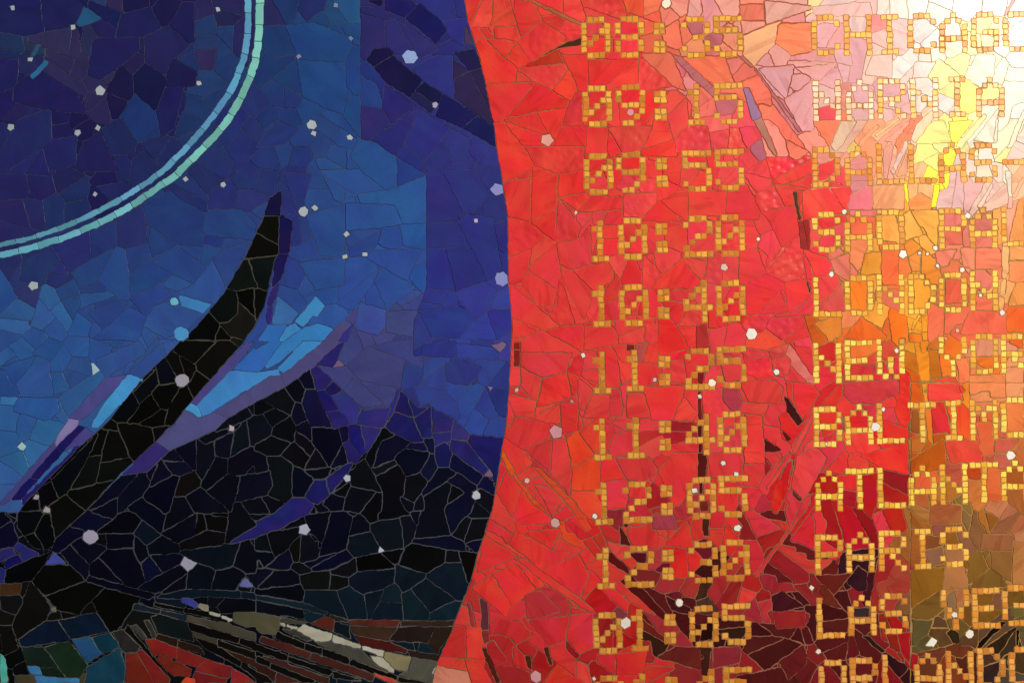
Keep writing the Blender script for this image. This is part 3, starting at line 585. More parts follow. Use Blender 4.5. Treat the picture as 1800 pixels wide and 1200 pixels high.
# ---- outlines of the larger pieces, traced crop by crop; their colours come from the seeds above
TRACE = """
@0 600 4
1270 0 1520 0 1370 155 1245 80 1230 40;1530 0 1610 0 1670 45 1480 270 1385 205 1375 160;1200 80 1250 90 1300 235 1245 255 1170 120
1260 95 1365 170 1375 210 1330 290 1310 235;1165 125 1240 260 1235 290 1125 305 1100 200;1095 205 1115 305 980 440 940 370
1380 215 1480 270 1360 410 1325 320;1120 310 1235 295 1255 340 1180 480 1130 475 1070 375;1065 380 1125 480 985 575 890 565 990 450
930 375 975 445 885 565 830 570 780 540;1260 345 1315 320 1355 420 1225 580 1155 580 1185 480;1130 485 1180 490 1150 585 1075 605 990 580
780 545 820 570 840 625 765 625 710 610;830 575 1070 610 1085 690 930 840 840 630;1080 610 1220 590 1090 690;715 625 760 630 710 800 620 805
770 630 840 635 915 810 715 850 720 800;715 855 910 815 930 845 830 955 670 1000;620 810 705 805 665 1000 490 1045;700 630 615 800 470 1070 410 1100 365 985
480 1050 820 965 600 1190 470 1080;360 990 410 1100 290 1170 275 1050;465 1080 600 1195 590 1200 350 1200 345 1165
860 945 970 935 820 1095 620 1190;980 935 1030 925 1060 990 1000 1090 840 1190 825 1110;820 1105 815 1200 640 1195;1040 915 1110 860 1060 980
1140 835 1215 935 1050 1025 1065 980;1150 835 1310 850 1365 910 1270 945 1220 935;1215 760 1305 840 1150 830;1240 755 1385 695 1380 905 1315 845
1225 945 1265 955 1220 1095 1190 1200 1080 1190 1005 1090 1050 1035;1275 950 1370 915 1415 970 1400 1020 1300 1085 1235 1090
1395 695 1500 690 1515 800 1420 965 1385 905;1530 610 1740 480 1770 530 1600 590 1520 630;1400 690 1590 620 1600 640 1450 725
1515 700 1645 640 1610 825 1525 800;1655 640 1735 555 1755 730 1620 815;1745 555 1800 530 1800 720 1760 735;1525 815 1605 835 1600 930 1450 1050 1415 1010
1620 825 1770 745 1800 840 1700 940 1605 930;1600 940 1690 955 1650 1130 1620 1190 1455 1050;1700 950 1800 930 1800 1100 1655 1130
1405 1030 1615 1195 1365 1200 1305 1090;1235 1100 1300 1095 1355 1200 1195 1200;1655 1140 1690 1130 1740 1200 1640 1200;1700 1130 1800 1105 1800 1200 1745 1200
995 1100 1140 1190 1130 1200 930 1200 910 1160
30 180 260 100 140 380;110 300 270 110 335 140 370 380 150 385;100 480 140 400 400 400 410 490 320 550;680 130 980 0 1020 80 740 250 690 180
920 210 1140 20 1165 110 1010 260;420 390 700 210 740 265 480 530
@450 600 4
0 430 40 415 140 465 50 500 0 520;60 405 200 325 275 430 245 520 145 465;205 320 305 265 350 340 320 435 280 425;310 260 375 200 415 325 355 335
0 530 50 515 115 605 105 660 0 715;60 505 145 475 235 520 120 600;125 610 240 530 275 600 275 690 240 710 115 660;0 725 105 670 230 715 165 800 85 805 0 770
250 520 285 435 325 445 355 550 290 590;290 600 360 560 390 600 390 700 295 630;285 645 400 715 415 750 375 800 280 710;270 715 370 810 335 900 180 800
330 440 355 345 425 345 480 490 540 605 395 600;405 610 580 610 605 720 520 885 425 745 405 700;420 760 500 885 345 900;590 610 655 600 655 680 620 715
605 740 650 840 540 880 525 885;430 345 485 340 590 480 490 490;395 200 420 165 540 275 490 330 430 335;495 335 545 280 610 345 535 380;500 490 590 485 670 575 550 600
430 165 500 185 640 185 690 245 615 340 550 270;540 385 610 350 745 460 705 575 670 570 590 480;620 340 695 250 900 440 750 455;755 465 940 460 890 605 715 580
665 590 735 590 765 770 740 800 660 690;745 595 870 620 780 770;625 720 655 690 735 805 700 845 655 840;0 780 75 815 90 905 0 930
85 815 165 805 260 870 250 1075 115 1010 100 910;265 880 340 910 405 960 340 1090 260 1085;345 905 500 890 520 895 490 955 415 965;115 1015 250 1080 245 1090 195 1130 85 1080
0 935 90 915 105 1010 70 1085 0 1095;0 1105 40 1100 100 1200 0 1200;50 1100 80 1090 190 1135 110 1200;895 615 970 660 870 705 820 890 770 830
885 710 980 665 1085 710 965 825 830 885;970 825 1050 760 1220 790 1165 905 1060 950 985 840;820 895 975 840 995 865 845 945;760 835 835 950 890 1055 665 1015 655 930
850 955 1000 875 1055 955 1035 1085 905 1065;1065 960 1160 925 1210 975 1105 1130 1040 1090;660 1025 840 1060 735 1200 610 1170 635 1080;560 1065 655 990 655 1020 630 1090
480 1140 530 1080 625 1100 610 1170 555 1195;845 1070 890 1070 875 1200 745 1200;900 1075 1010 1095 1060 1200 885 1200;1020 1095 1105 1135 1090 1200 1065 1200
1095 715 1180 705 1215 765 1065 745;985 505 1110 545 1165 680 1185 700 1100 700 915 600;1115 545 1235 465 1240 675 1170 675;1250 640 1375 630 1370 680 1260 740
1245 475 1390 540 1380 620 1250 630;1390 545 1500 650 1490 700 1380 680;1260 750 1320 710 1380 765 1360 880 1280 885 1255 790;1185 690 1240 685 1250 780 1220 770
1225 795 1255 800 1280 885 1205 975 1170 910;1290 895 1355 885 1415 920 1335 985 1180 1080 1175 1060;1370 760 1385 685 1490 705 1640 900 1600 940 1390 790
1385 780 1600 950 1555 1010 1420 915 1370 880;1510 660 1735 680 1690 1000 1640 895 1500 715;1420 930 1550 1020 1520 1070 1350 990
1345 995 1375 1010 1335 1150 1310 1200 1195 1200 1190 1090;1385 1010 1460 1065 1345 1145;1480 1065 1530 1080 1530 1120 1500 1200 1330 1200 1345 1155
1560 1015 1610 945 1660 990 1670 1080;1580 1040 1670 1090 1660 1200 1560 1120
1170 30 1400 0 1410 130 1200 200 1165 150;1150 300 1330 170 1340 340;1330 165 1420 130 1580 190 1490 300 1340 280;1410 20 1650 50 1700 90 1580 190 1420 120
640 170 790 40 1035 125 1005 330 740 260;730 280 1005 335 940 450 900 440;790 35 1040 0 1150 0 1170 180 1040 120
@0 900 4
0 0 70 50 0 110;0 120 75 65 120 185 90 240 0 250;80 45 130 0 300 0 300 20 240 140 120 185;305 25 350 0 385 185 320 275 250 140;365 0 600 0 400 185
125 190 240 150 310 275 280 280;490 100 620 0 800 45 680 130 600 120;640 0 810 0 800 40;400 195 490 105 580 125 580 160 420 275 370 265
695 130 800 50 870 0 950 0 1000 50 940 145 690 150;690 155 745 155 735 240 670 215;755 160 940 155 940 250 760 250;500 230 590 170 600 215 680 225 755 260 630 365
435 280 495 235 625 375 620 445 600 475;700 320 760 270 935 260 985 360 1025 485 970 525 880 500;640 375 690 325 870 500 635 445;950 0 1170 25 1130 150 1010 50
1005 65 1130 165 1025 235 950 150;1180 0 1375 0 1150 135;1145 145 1380 15 1375 160 1255 220;1395 15 1435 25 1460 115 1385 155;1445 25 1605 45 1570 140 1465 120
1260 230 1460 130 1575 150 1555 230 1265 265;1620 0 1730 0 1790 90 1590 210;1270 275 1690 215 1635 380 1520 405 1390 350 1300 300;1700 215 1750 200 1800 290 1800 430 1645 385
1030 240 1140 170 1255 235 1255 285 1050 300;955 170 1020 240 1045 305 990 355 945 250;1060 310 1235 290 1290 320 1260 370 1145 420;1000 360 1050 320 1140 420 1030 490
980 530 1040 490 1260 375 1310 420 1080 570;1320 430 1310 535 1130 565;1330 420 1390 365 1520 410 1485 535 1315 540;1530 415 1635 390 1720 430 1640 545 1490 540
1730 430 1800 440 1800 530;610 485 630 450 830 510 1080 575 1050 600;1065 595 1300 550 1410 550 1410 585 1265 600;1420 550 1690 560 1695 600 1420 580
1700 565 1800 575 1800 605 1700 600;1470 600 1580 605 1530 655 1475 650;1590 605 1790 625 1800 690 1560 700 1540 665;40 410 230 330 350 285 225 480 45 488
310 380 490 375 600 480 330 580 240 480;335 590 600 490 735 530 560 710 400 670;650 620 740 540 980 600 810 830 780 830;165 500 210 495 155 600 145 580
220 495 355 670 320 750 120 880 90 780;5 595 140 585 150 620 105 720 20 680;0 690 100 730 80 790 0 795;0 800 75 800 120 950 35 990;640 635 670 690 565 710
@450 900 4
0 190 75 155 110 280 0 265;90 150 295 110 300 160 230 250 135 320;230 250 320 165 305 345 265 350;330 170 370 160 450 280 440 310 310 350;380 125 350 30 380 20 530 0 470 210
540 0 620 0 680 40 635 250 450 300;690 45 730 20 800 70 805 130 655 165;655 170 810 135 870 240 850 280 690 310 640 260;815 80 1010 40 1030 130 1035 250 900 270 810 130
740 0 860 0 855 50 800 65;870 0 1070 0 1080 20 870 45;1020 40 1080 25 1130 100 1110 180 1045 250;1090 0 1160 0 1130 90;1170 0 1325 0 1370 160 1120 180
1335 0 1490 0 1380 150;1475 40 1520 50 1460 200 1385 165;1530 50 1635 50 1600 180 1470 210;1100 195 1370 170 1450 210 1470 265 1110 220;1480 220 1600 185 1565 275
1090 225 1335 265 1330 350 1200 430 1000 365 1045 260;1345 270 1425 275 1440 350 1340 350;1435 280 1560 290 1490 490;880 285 1030 260 985 365;700 325 870 285 975 385 710 415
385 400 640 265 685 315 550 395 420 415;140 330 230 265 260 350 240 405 70 395;0 275 105 285 130 320 60 375 0 290;250 400 270 355 305 355 410 415 310 435
0 400 130 405 60 460 0 520;135 415 240 410 300 440 300 505 20 535;0 550 300 515 330 550 335 625 0 570;315 440 520 410 515 540 345 545;530 410 690 330 700 415 660 455 540 435
535 445 655 465 650 520 570 545 525 540;715 425 970 405 975 495 760 575 660 515 665 460;990 375 1190 440 1180 465 1030 560 985 490
1200 430 1340 360 1435 355 1480 520 1440 620 1405 610 1205 455;1195 470 1400 620 1225 700 1095 545;350 555 565 555 650 745 530 700 340 630
580 555 655 525 750 590 785 745 660 745;770 580 900 545 805 745 790 740;910 540 980 505 1020 570 1020 635 880 625;880 635 1020 640 1040 745 815 745
1030 575 1090 550 1215 700 1215 750 1050 745;1230 710 1410 625 1440 630 1400 745 1225 750
@0 0 4
0 -200 260 -200 275 0 320 230 180 250 0 220 -200 160;285 0 540 0 590 45 530 170 325 225;205 260 500 200 480 370 290 320 210 300;620 520 660 300 670 275 980 260 975 350 840 470 700 555
820 260 860 110 1060 50 1130 185 1020 255;1075 60 1120 0 1280 10 1250 90 1190 170 1135 185;1200 170 1290 20 1360 20 1365 290 1340 305;1030 440 1025 265 1190 190 1330 320 1220 410 1170 520
930 540 1025 450 1170 560 1165 610 1100 770 945 650;1175 540 1220 415 1380 510 1370 600 1185 610;850 460 925 530 940 660 905 710 745 650;750 655 905 715 830 840 800 830
835 850 950 665 1095 800 1120 950 960 1000;1105 790 1170 615 1290 620 1220 900 1135 960;720 910 860 830 960 1010 940 1070 790 1080;530 1150 600 1000 700 930 820 1200 560 1200
0 420 130 430 110 600 0 640;100 710 110 600 270 490 540 670 600 790 340 770;130 850 350 770 365 980 300 1030 60 1190 0 1100;310 1030 370 985 535 960 530 1150 350 1200
@450 0 4
60 190 200 185 290 370 130 400 50 330;210 190 400 165 660 270 670 330 620 430 310 460;290 420 620 450 630 690 610 800 480 750 330 680;630 450 850 600 880 760 730 740 630 690
640 430 690 370 840 500 790 570;740 100 905 150 910 320 770 420 740 380;910 155 985 140 1110 350 1040 390 970 370 915 325;990 140 1280 340 1150 410 1110 350
1100 480 1290 395 1380 400 1385 690 1170 560;735 740 880 775 940 860 800 990 725 970;890 760 910 600 1110 750 955 860;805 990 1140 770 1090 920 1000 1080
1145 770 1360 910 1180 1130 1040 1010 1090 920;1190 1140 1310 1000 1395 1140 1310 1190 1200 1200;1320 990 1370 910 1500 980 1480 1130 1400 1140;670 1110 720 980 980 1080 985 1190 750 1190
1000 1190 1010 1050 1035 1020 1180 1150 1170 1200;0 1035 160 855 275 910 200 1010
@0 300 4
380 510 540 450 630 430 645 610 490 720;640 430 820 360 820 530 650 605;830 330 1000 250 1030 510 870 545 830 525;505 710 810 540 690 770 560 820;700 770 820 540 875 560 910 720 900 900 830 890
885 560 1035 515 1060 620 915 720;1010 240 1200 150 1290 230 1430 290 1420 530 1250 510 1060 400;1060 410 1245 520 1070 600 1050 500;1075 640 1240 530 1440 680 1360 790 1210 720
920 730 1040 650 1190 720 920 890;920 900 1130 790 1200 880 1070 960 1020 1025;1440 300 1560 280 1700 280 1790 380 1780 480 1430 450;1500 620 1580 560 1760 490 1590 800
1370 800 1490 640 1570 820 1500 930 1250 860;630 1000 840 910 890 930 780 1080 720 1110;740 1110 910 970 1030 1030 960 1190 660 1180;1040 1030 1090 950 1200 930 1420 1010 1300 1120 1160 1170 1010 1090
160 650 340 560 420 640 250 780 140 770
@450 300 4
200 20 385 25 320 240 290 290;440 0 730 0 900 140 700 160 620 120;740 0 985 0 985 100 930 140;940 145 1190 45 1195 360 1040 370 970 240 740 230 720 170
630 240 970 240 1020 370 860 400 630 415;360 320 620 240 625 420 610 600 450 590;310 650 620 620 610 800 420 830;780 610 820 570 1150 560 1060 770;890 690 1110 820 920 970 830 760
570 930 860 690 810 800 670 980;1200 30 1310 10 1450 290 1200 370;1320 10 1530 0 1640 170 1540 270 1450 290;1205 380 1410 370 1500 440 1530 540 1210 540;1335 550 1535 550 1620 770 1410 850
1200 550 1330 555 1390 830 1190 820;1420 370 1500 310 1660 340 1720 690 1630 770;1150 990 1430 960 1550 1030 1410 1170 1240 1160;1430 1180 1620 990 1690 1180;1625 980 1790 980 1800 1110 1700 1180
1400 860 1600 790 1690 840 1630 980 1550 1030;740 930 910 990 910 1090 850 1150 690 1100;920 1000 1130 990 1110 1160 920 1130
@800 0 3.6
250 180 390 175 415 235 390 265 250 240;380 0 500 30 545 140 415 230 370 60;145 265 180 240 320 375 385 425 375 520 195 525 135 280;195 245 385 270 320 370;325 375 390 280 470 380 385 430
395 270 550 145 690 235 655 300 480 380;385 440 700 410 715 440 620 565 510 520;205 535 510 525 330 740 250 780;515 535 725 640 715 680 510 710 335 735;690 360 840 355 840 600 770 570 710 410
715 450 760 520 770 570 725 635 620 570;775 575 830 610 800 800 680 800 710 680;310 750 515 715 580 835 535 845;520 715 700 690 640 880 590 835;300 770 535 855 540 920 440 930
640 890 680 810 830 805 820 925 630 920;255 785 295 775 495 1030 490 1060 310 1160;445 935 805 930 810 1070 660 1100 510 1035;500 1055 645 1110 645 1200 490 1200;660 1110 810 1075 820 1200 655 1200
845 385 1140 385 960 540 850 540;965 540 1055 470 1160 385 1160 545 1060 540 960 570;1165 370 1400 540 1165 575;1175 345 1360 340 1460 580 1370 540;840 815 960 815 960 970 830 970
970 820 1050 970 980 990 965 960;975 815 1240 805 1175 960 1060 960;1260 765 1340 765 1380 880 1185 950 1245 830;1185 955 1380 890 1400 985 1180 985;1390 890 1480 800 1590 805 1610 950 1400 960
1345 740 1460 620 1470 790 1380 880;1390 350 1440 370 1700 360 1760 530 1640 530
@800 300 3.6
310 80 470 50 480 320 330 290;495 0 640 25 650 240 480 320;660 30 810 0 830 130 650 165;480 330 635 245 635 450;340 300 470 325 570 415 480 490 345 550;650 180 790 350 765 440 640 460
485 490 590 420 635 460 460 610;345 560 480 490 460 615 430 700 345 710;465 620 640 465 665 620 640 750;640 465 790 435 855 340 855 580 745 630 670 600;660 170 850 140 860 165 770 250
855 165 1040 170 1060 240 780 260;1070 160 1270 145 1265 200 1180 290 1070 290;1180 315 1290 195 1430 320;1310 190 1465 110 1465 320;1480 140 1715 140 1700 285 1480 285;1725 140 1800 140 1800 290 1710 285
345 720 650 980 560 1000 370 930;440 640 640 755 610 840 530 860 430 720;755 630 960 585 1000 680 870 760;680 600 745 640 870 770 810 940 740 800 670 640;1195 540 1300 660 1240 740 1185 740
1245 745 1310 665 1440 560 1550 700 1540 740;1445 560 1470 555 1590 580 1560 700;550 1010 805 975 800 1145;420 1080 545 1015 780 1140 750 1170 690 1200 420 1150;820 990 985 980 1030 1060 1020 1090 820 1130
1030 1060 1190 990 1180 1085 1040 1090;1290 945 1360 940 1480 1120 1290 1160;1410 990 1520 990 1520 1120 1480 1110;1530 980 1590 970 1590 1115 1530 1120
@1300 300 3.6
0 100 40 95 130 250 110 310 0 310;100 160 215 95 280 225 130 265;130 260 340 230 370 400 270 480 180 300;220 90 450 110 340 130 335 215 285 220;0 510 105 500 160 650 0 720;170 650 380 400 410 680 285 710
40 730 160 660 280 710 240 770 110 900 50 910;250 770 295 890 120 905;290 715 410 690 460 780 310 900;400 130 560 110 660 260 410 310;580 110 690 110 700 150 670 250;700 165 840 100 835 245 690 245
850 100 1030 100 1030 240 850 240;1085 250 1070 200 1150 145 1210 190 1200 240;1080 255 1250 255 1250 490;1040 280 1075 260 1150 400 1035 440;405 500 570 570 560 660 480 660;580 570 690 530 690 700 600 640
900 505 1000 500 1000 720 900 715;770 650 800 530 890 520 890 655;700 700 800 700 800 880 700 880;510 885 650 700 660 885;1240 520 1370 500 1310 600 1250 600;1400 500 1490 495 1490 625 1420 600
1500 500 1640 495 1640 610 1495 620;1195 840 1290 870 1280 1040 1195 1080;1410 990 1460 890 1680 900 1690 1030 1400 1030;1700 870 1860 850 1860 1020 1690 1010;660 1060 770 930 930 1050 860 1060
480 970 630 920 640 1040 570 1070
@800 600 3.6
415 70 740 70 690 190 555 230 415 150;560 240 700 200 730 350 520 410;780 225 860 310 820 430 780 420;345 335 510 380 490 480 380 470;500 480 660 390 670 520;665 400 775 390 765 560 680 580
320 600 380 480 590 530 600 590 430 680;445 680 615 615 600 830;615 620 700 625 730 720 720 960 600 830;705 630 770 570 870 710 740 800;745 805 910 730 910 930 740 940;930 750 1000 740 1080 860 920 880
1020 740 1220 735 1275 810 1200 880 1090 870;1190 295 1455 285 1380 490 1240 495;1090 330 1190 335 1230 480 1090 480;815 480 870 340 975 340 970 480;980 300 1030 300 1060 420 1040 470 980 470
1460 295 1530 290 1525 440 1445 350;1380 490 1445 360 1525 450 1500 500;1290 820 1380 710 1530 710 1525 860 1420 1030 1380 1040;1000 600 1120 560 1120 690 970 730;270 960 330 820 420 930 360 1110
375 1100 420 940 620 1140 430 1160;500 900 720 970 640 1040 620 1110
@800 867 3.6
190 275 390 390 140 500;350 320 380 240 620 370 740 370 560 480;560 490 780 390 840 520 775 680;245 510 385 450 500 600 350 700;115 600 225 515 345 700 320 770;440 640 540 620 660 740 460 790
465 800 730 780 700 920 600 960;730 770 870 760 870 970 790 1010 700 900;440 245 655 225 610 345;1090 230 1240 190 1280 270 1340 290 1280 345 1130 330;1335 320 1470 180 1500 340;210 960 240 930 320 1050 220 1100
1280 1030 1400 970 1540 975 1555 1110;1640 980 1800 970 1800 1060 1640 1100;910 1010 1010 1020 1010 1140 900 1060;1025 1020 1210 995 1180 1140 1025 1140;1230 1090 1400 1100 1200 1200 1170 1150
@1300 600 3.6
1195 260 1320 225 1360 230 1410 370 1195 370;1370 110 1450 110 1450 240 1400 270;1460 220 1680 215 1680 350 1590 350 1590 300 1460 330;1690 170 1790 170 1790 350 1690 350;1295 630 1490 620 1530 750 1340 765
1500 520 1590 510 1600 710 1540 720;1620 620 1760 620 1690 700 1615 700;345 270 450 270 500 330 390 490 340 350;0 260 220 250 270 290 250 390 60 380;660 270 1000 250 1000 330 850 390 720 390 650 330
520 400 640 270 660 320 600 400;910 500 1060 560 1060 610 910 600;760 720 1060 650 1060 830 900 800;1075 760 1290 620 1300 800 1080 830;780 850 870 840 870 1010 830 1110 780 1060;1210 1020 1400 1040 1400 1140 1210 1150
360 730 480 675 545 740 400 1000 330 920
@1300 867 3.6
1090 490 1290 470 1280 600 1090 720;1310 470 1410 460 1440 590 1285 600;1530 340 1540 260 1730 270 1720 360;1450 570 1450 400 1520 370 1570 470;1460 590 1590 480 1700 580 1550 600;1590 375 1720 370 1720 560 1600 470
1740 310 1860 320 1860 570 1730 570;1095 730 1260 620 1290 720 1200 800 1095 790;1095 800 1220 800 1190 880 1100 960;480 520 700 510 600 630;690 560 750 460 800 500 800 600 750 610
940 590 1060 490 1080 620 950 640;215 650 260 620 310 650 410 710 215 740;215 750 410 745 410 830 240 850;50 910 300 905 50 1010 30 990;170 1110 60 1020 300 920 390 950
260 1060 400 960 420 1070 310 1170;1005 890 1080 880 1080 1080 1020 990;935 890 990 890 1020 1000 960 970;340 280 440 140 470 170 470 350 330 290
@1300 0 3.6
25 220 260 140 225 270 90 410 25 350;240 160 450 150 460 320 330 345 230 270;125 440 340 420 290 620;345 430 610 405 500 510;285 640 460 520 460 820 400 830;470 770 640 770 570 930;640 770 800 770 660 960 570 960
1115 900 1230 770 1290 770 1330 900;1480 890 1640 680 1620 900;465 50 820 20 830 100 480 95;0 40 150 35 155 130 20 130;20 140 150 140 160 160 20 215;160 10 450 45 440 60 170 150;800 470 960 490 960 350 840 360
1100 490 1110 400 1240 400 1190 490;1200 480 1260 380 1390 480 1270 560;1430 490 1500 350 1610 360 1600 480 1520 550
"""

# ------------------------------------------------------------------ raster of the tile layout
MX, MY, Q = 60, 60, 2            # margin beyond the frame (px), raster cells per px
W, H = (1800 + 2 * MX) * Q, (1200 + 2 * MY) * Q

def hexc(h):
    return tuple(int(h[i:i + 2], 16) / 255 for i in (0, 2, 4))

def fill(mask_target, pts, value, where=None):
    """even-odd fill of a polygon (absolute px) into an array"""
    p = (np.asarray(pts, float) + (MX, MY)) * Q
    x0, y0 = np.floor(p.min(0)).astype(int); x1, y1 = np.ceil(p.max(0)).astype(int) + 1
    x0, y0, x1, y1 = max(x0, 0), max(y0, 0), min(x1, W), min(y1, H)
    if x1 <= x0 or y1 <= y0:
        return
    X = (np.arange(x0, x1) + .5)[None, :]; Y = (np.arange(y0, y1) + .5)[:, None]
    ins = np.zeros((y1 - y0, x1 - x0), bool)
    n = len(p)
    for i in range(n):
        ax, ay = p[i]; bx, by = p[(i + 1) % n]
        if ay == by:
            continue
        c = (ay > Y) != (by > Y)
        xi = (bx - ax) * (Y - ay) / (by - ay) + ax
        ins ^= c & (X < xi)
    if where is not None:
        ins &= where[y0:y1, x0:x1]
    mask_target[y0:y1, x0:x1][ins] = value

CURVE = [(816,-70),(816,0),(822.5,38),(836,82),(852.5,142),(860,185),(869,225),(872.5,260),(880,300),(886,340),(892,380),(893,450),
         (893.5,500),(897.5,537),(900,575),(897.5,612),(895,682),(889,750),(884,780),(877,825),(870,865),(864,897),(847,952),(840,972),
         (827,1022),(812,1060),(800,1090),(794,1108),(781,1136),(770,1160),(763,1182),(759,1205),(750,1270)]
BLADE = [(464,379),(491,379),(490,445),(482,462),(465,537),(450,570),(425,606),(370,667),(340,702),(305,745),(275,775),(212,832),(150,898),
         (97,947),(90,968),(60,962),(30,925),(32,900),(50,877),(67,860),(140,785),(175,755),(195,735),(250,665),(291,627),(317,600),(347,572),
         (392,517),(435,445),(445,420)]
DARK = [(-70,945),(0,900),(30,900),(30,925),(60,962),(90,968),(97,947),(150,898),(212,836),(260,829),(297,792),(347,771),(380,755),(400,735),
        (450,706),(501,680),(545,649),(556,641),(640,720),(685,715),(700,680),(735,715),(760,715),(797,736),(825,763),(890,769),
        (1000,772),(1000,1300),(-70,1300)]
cls = np.full((H, W), 4, np.uint8)                       # 1 night 2 dark 3 blade 4 red
fill(cls, [(-70, -70)] + CURVE + [(-70, 1270)], 1)
left = cls == 1
fill(cls, DARK, 2, left)
fill(cls, BLADE, 3, left)
# the violet sheet beside the curve starts at two straight vertical cuts
VIOLET = [(634,-70),(634,245),(655,248),(697,275),(749,308),(749,505),(735,545),(727,562),(726,625),(1000,640),(1000,-70)]
fill(cls, VIOLET, 20, cls == 1)
right = ~left
CID = {'n': 1, 'd': 2, 'b': 3, 'r': 4}

tiles = []                                               # dicts: col, rip, part
def new_tile(col, part, rip=0, **kw):
    tiles.append(dict(col=col, part=part, rip=rip, **kw))
    return len(tiles)                                    # label 0 is the joint

seeds = {1: [], 20: [], 2: [], 3: [], 4: []}
PART_OF = {1: 'night_sky', 20: 'night_sky', 2: 'dark_hill', 3: 'black_blade', 4: 'red_field'}
for line in (SEEDS_LEFT + SEEDS_RIGHT).strip().split('\n'):
    line = line.strip()
    if line.startswith('@'):
        a = line[1:].split(); ox, oy, scl = float(a[0]), float(a[1]), float(a[2]); c = CID[a[3]]
        continue
    for tok in line.split(';'):
        t = tok.split()
        if not t: continue
        rip = 0
        if t[-1] == 'r': rip = 1; t = t[:-1]
        v = [float(q) for q in t[:-1]]
        P = [(v[i] / scl + (ox), v[i + 1] / scl + oy) for i in range(0, len(v), 2)]
        if len(P) == 1: P = P * 2
        cc = c
        if c == 1:
            qx, qy = int(((P[0][0] + P[-1][0]) / 2 + MX) * Q), int(((P[0][1] + P[-1][1]) / 2 + MY) * Q)
            if cls[min(max(qy, 0), H - 1), min(max(qx, 0), W - 1)] == 20: cc = 20
        seeds[cc].append((P, new_tile(hexc(t[-1]), PART_OF[c], rip)))

# neighbouring blue sheets were chosen to blend: pull each a little towards its surroundings
for c in (1, 20):
    pos = np.array([((P[0][0] + P[1][0]) / 2, (P[0][1] + P[1][1]) / 2) for P, _ in seeds[c]]); cl = np.array([tiles[i - 1]['col'] for _, i in seeds[c]])
    for (P, i), p, q in zip(seeds[c], pos, cl):
        wt = np.exp(-((pos - p) ** 2).sum(1) / 2 / 55 ** 2)
        tiles[i - 1]['col'] = tuple(.58 * q + .42 * (wt[:, None] * cl).sum(0) / wt.sum())
lab = np.zeros((H, W), np.int32)
best = np.full((H, W), 1e9, np.float32)
def seg_d2(X, Y, P):
    ax, ay = (P[0][0] + MX) * Q, (P[0][1] + MY) * Q; bx, by = (P[1][0] + MX) * Q, (P[1][1] + MY) * Q
    dx, dy = bx - ax, by - ay; l2 = dx * dx + dy * dy
    if l2 < 1e-6:
        return (X - ax) ** 2 + (Y - ay) ** 2
    t = np.clip(((X - ax) * dx + (Y - ay) * dy) / l2, 0, 1)
    return (X - ax - t * dx) ** 2 + (Y - ay - t * dy) ** 2
R = 80 * Q
# near-Voronoi crackle for the dark fields; for the blue and red fields the cells are first gathered into patches and
# each patch is then cut by straight lines, as the glass sheets were
def clip(poly, nx, ny, d):
    out = []
    n = len(poly)
    for i in range(n):
        a, b = poly[i], poly[(i + 1) % n]
        sa, sb = a[0] * nx + a[1] * ny - d, b[0] * nx + b[1] * ny - d
        if sa >= 0: out.append(a)
        if (sa >= 0) != (sb >= 0):
            t = sa / (sa - sb); out.append((a[0] + (b[0] - a[0]) * t, a[1] + (b[1] - a[1]) * t))
    return out
def split(items, poly, res):
    if len(items) == 1 or len(poly) < 3:
        if len(poly) >= 3: res.append((poly, items[0][1]))
        return
    pick = None
    c = np.mean([[(P[0][0] + P[1][0]) / 2, (P[0][1] + P[1][1]) / 2] for P, _ in items], 0)
    for k in range(22):
        th = random.uniform(0, math.pi); nx, ny = math.cos(th), math.sin(th)
        iv = []
        for q, (P, i) in enumerate(items):
            u = [p[0] * nx + p[1] * ny for p in P]; iv.append((min(u), max(u), q))
        iv.sort(key=lambda v: v[0] + v[1])
        hi = -1e9
        for j in range(len(iv) - 1):
            hi = max(hi, iv[j][1]); lo = min(v[0] for v in iv[j + 1:])
            gap = lo - hi
            bal = min(j + 1, len(iv) - j - 1) / len(iv)
            score = gap + 26 * bal + random.uniform(0, 6)
            if pick is None or score > pick[0]:
                t = random.uniform(.42, .58)
                pick = (score, nx, ny, hi + gap * t, [v[2] for v in iv[:j + 1]])
    _, nx, ny, d, lowset = pick
    lowset = set(lowset)
    split([it for q, it in enumerate(items) if q not in lowset], clip(poly, nx, ny, d), res)
    split([it for q, it in enumerate(items) if q in lowset], clip(poly, -nx, -ny, -d), res)
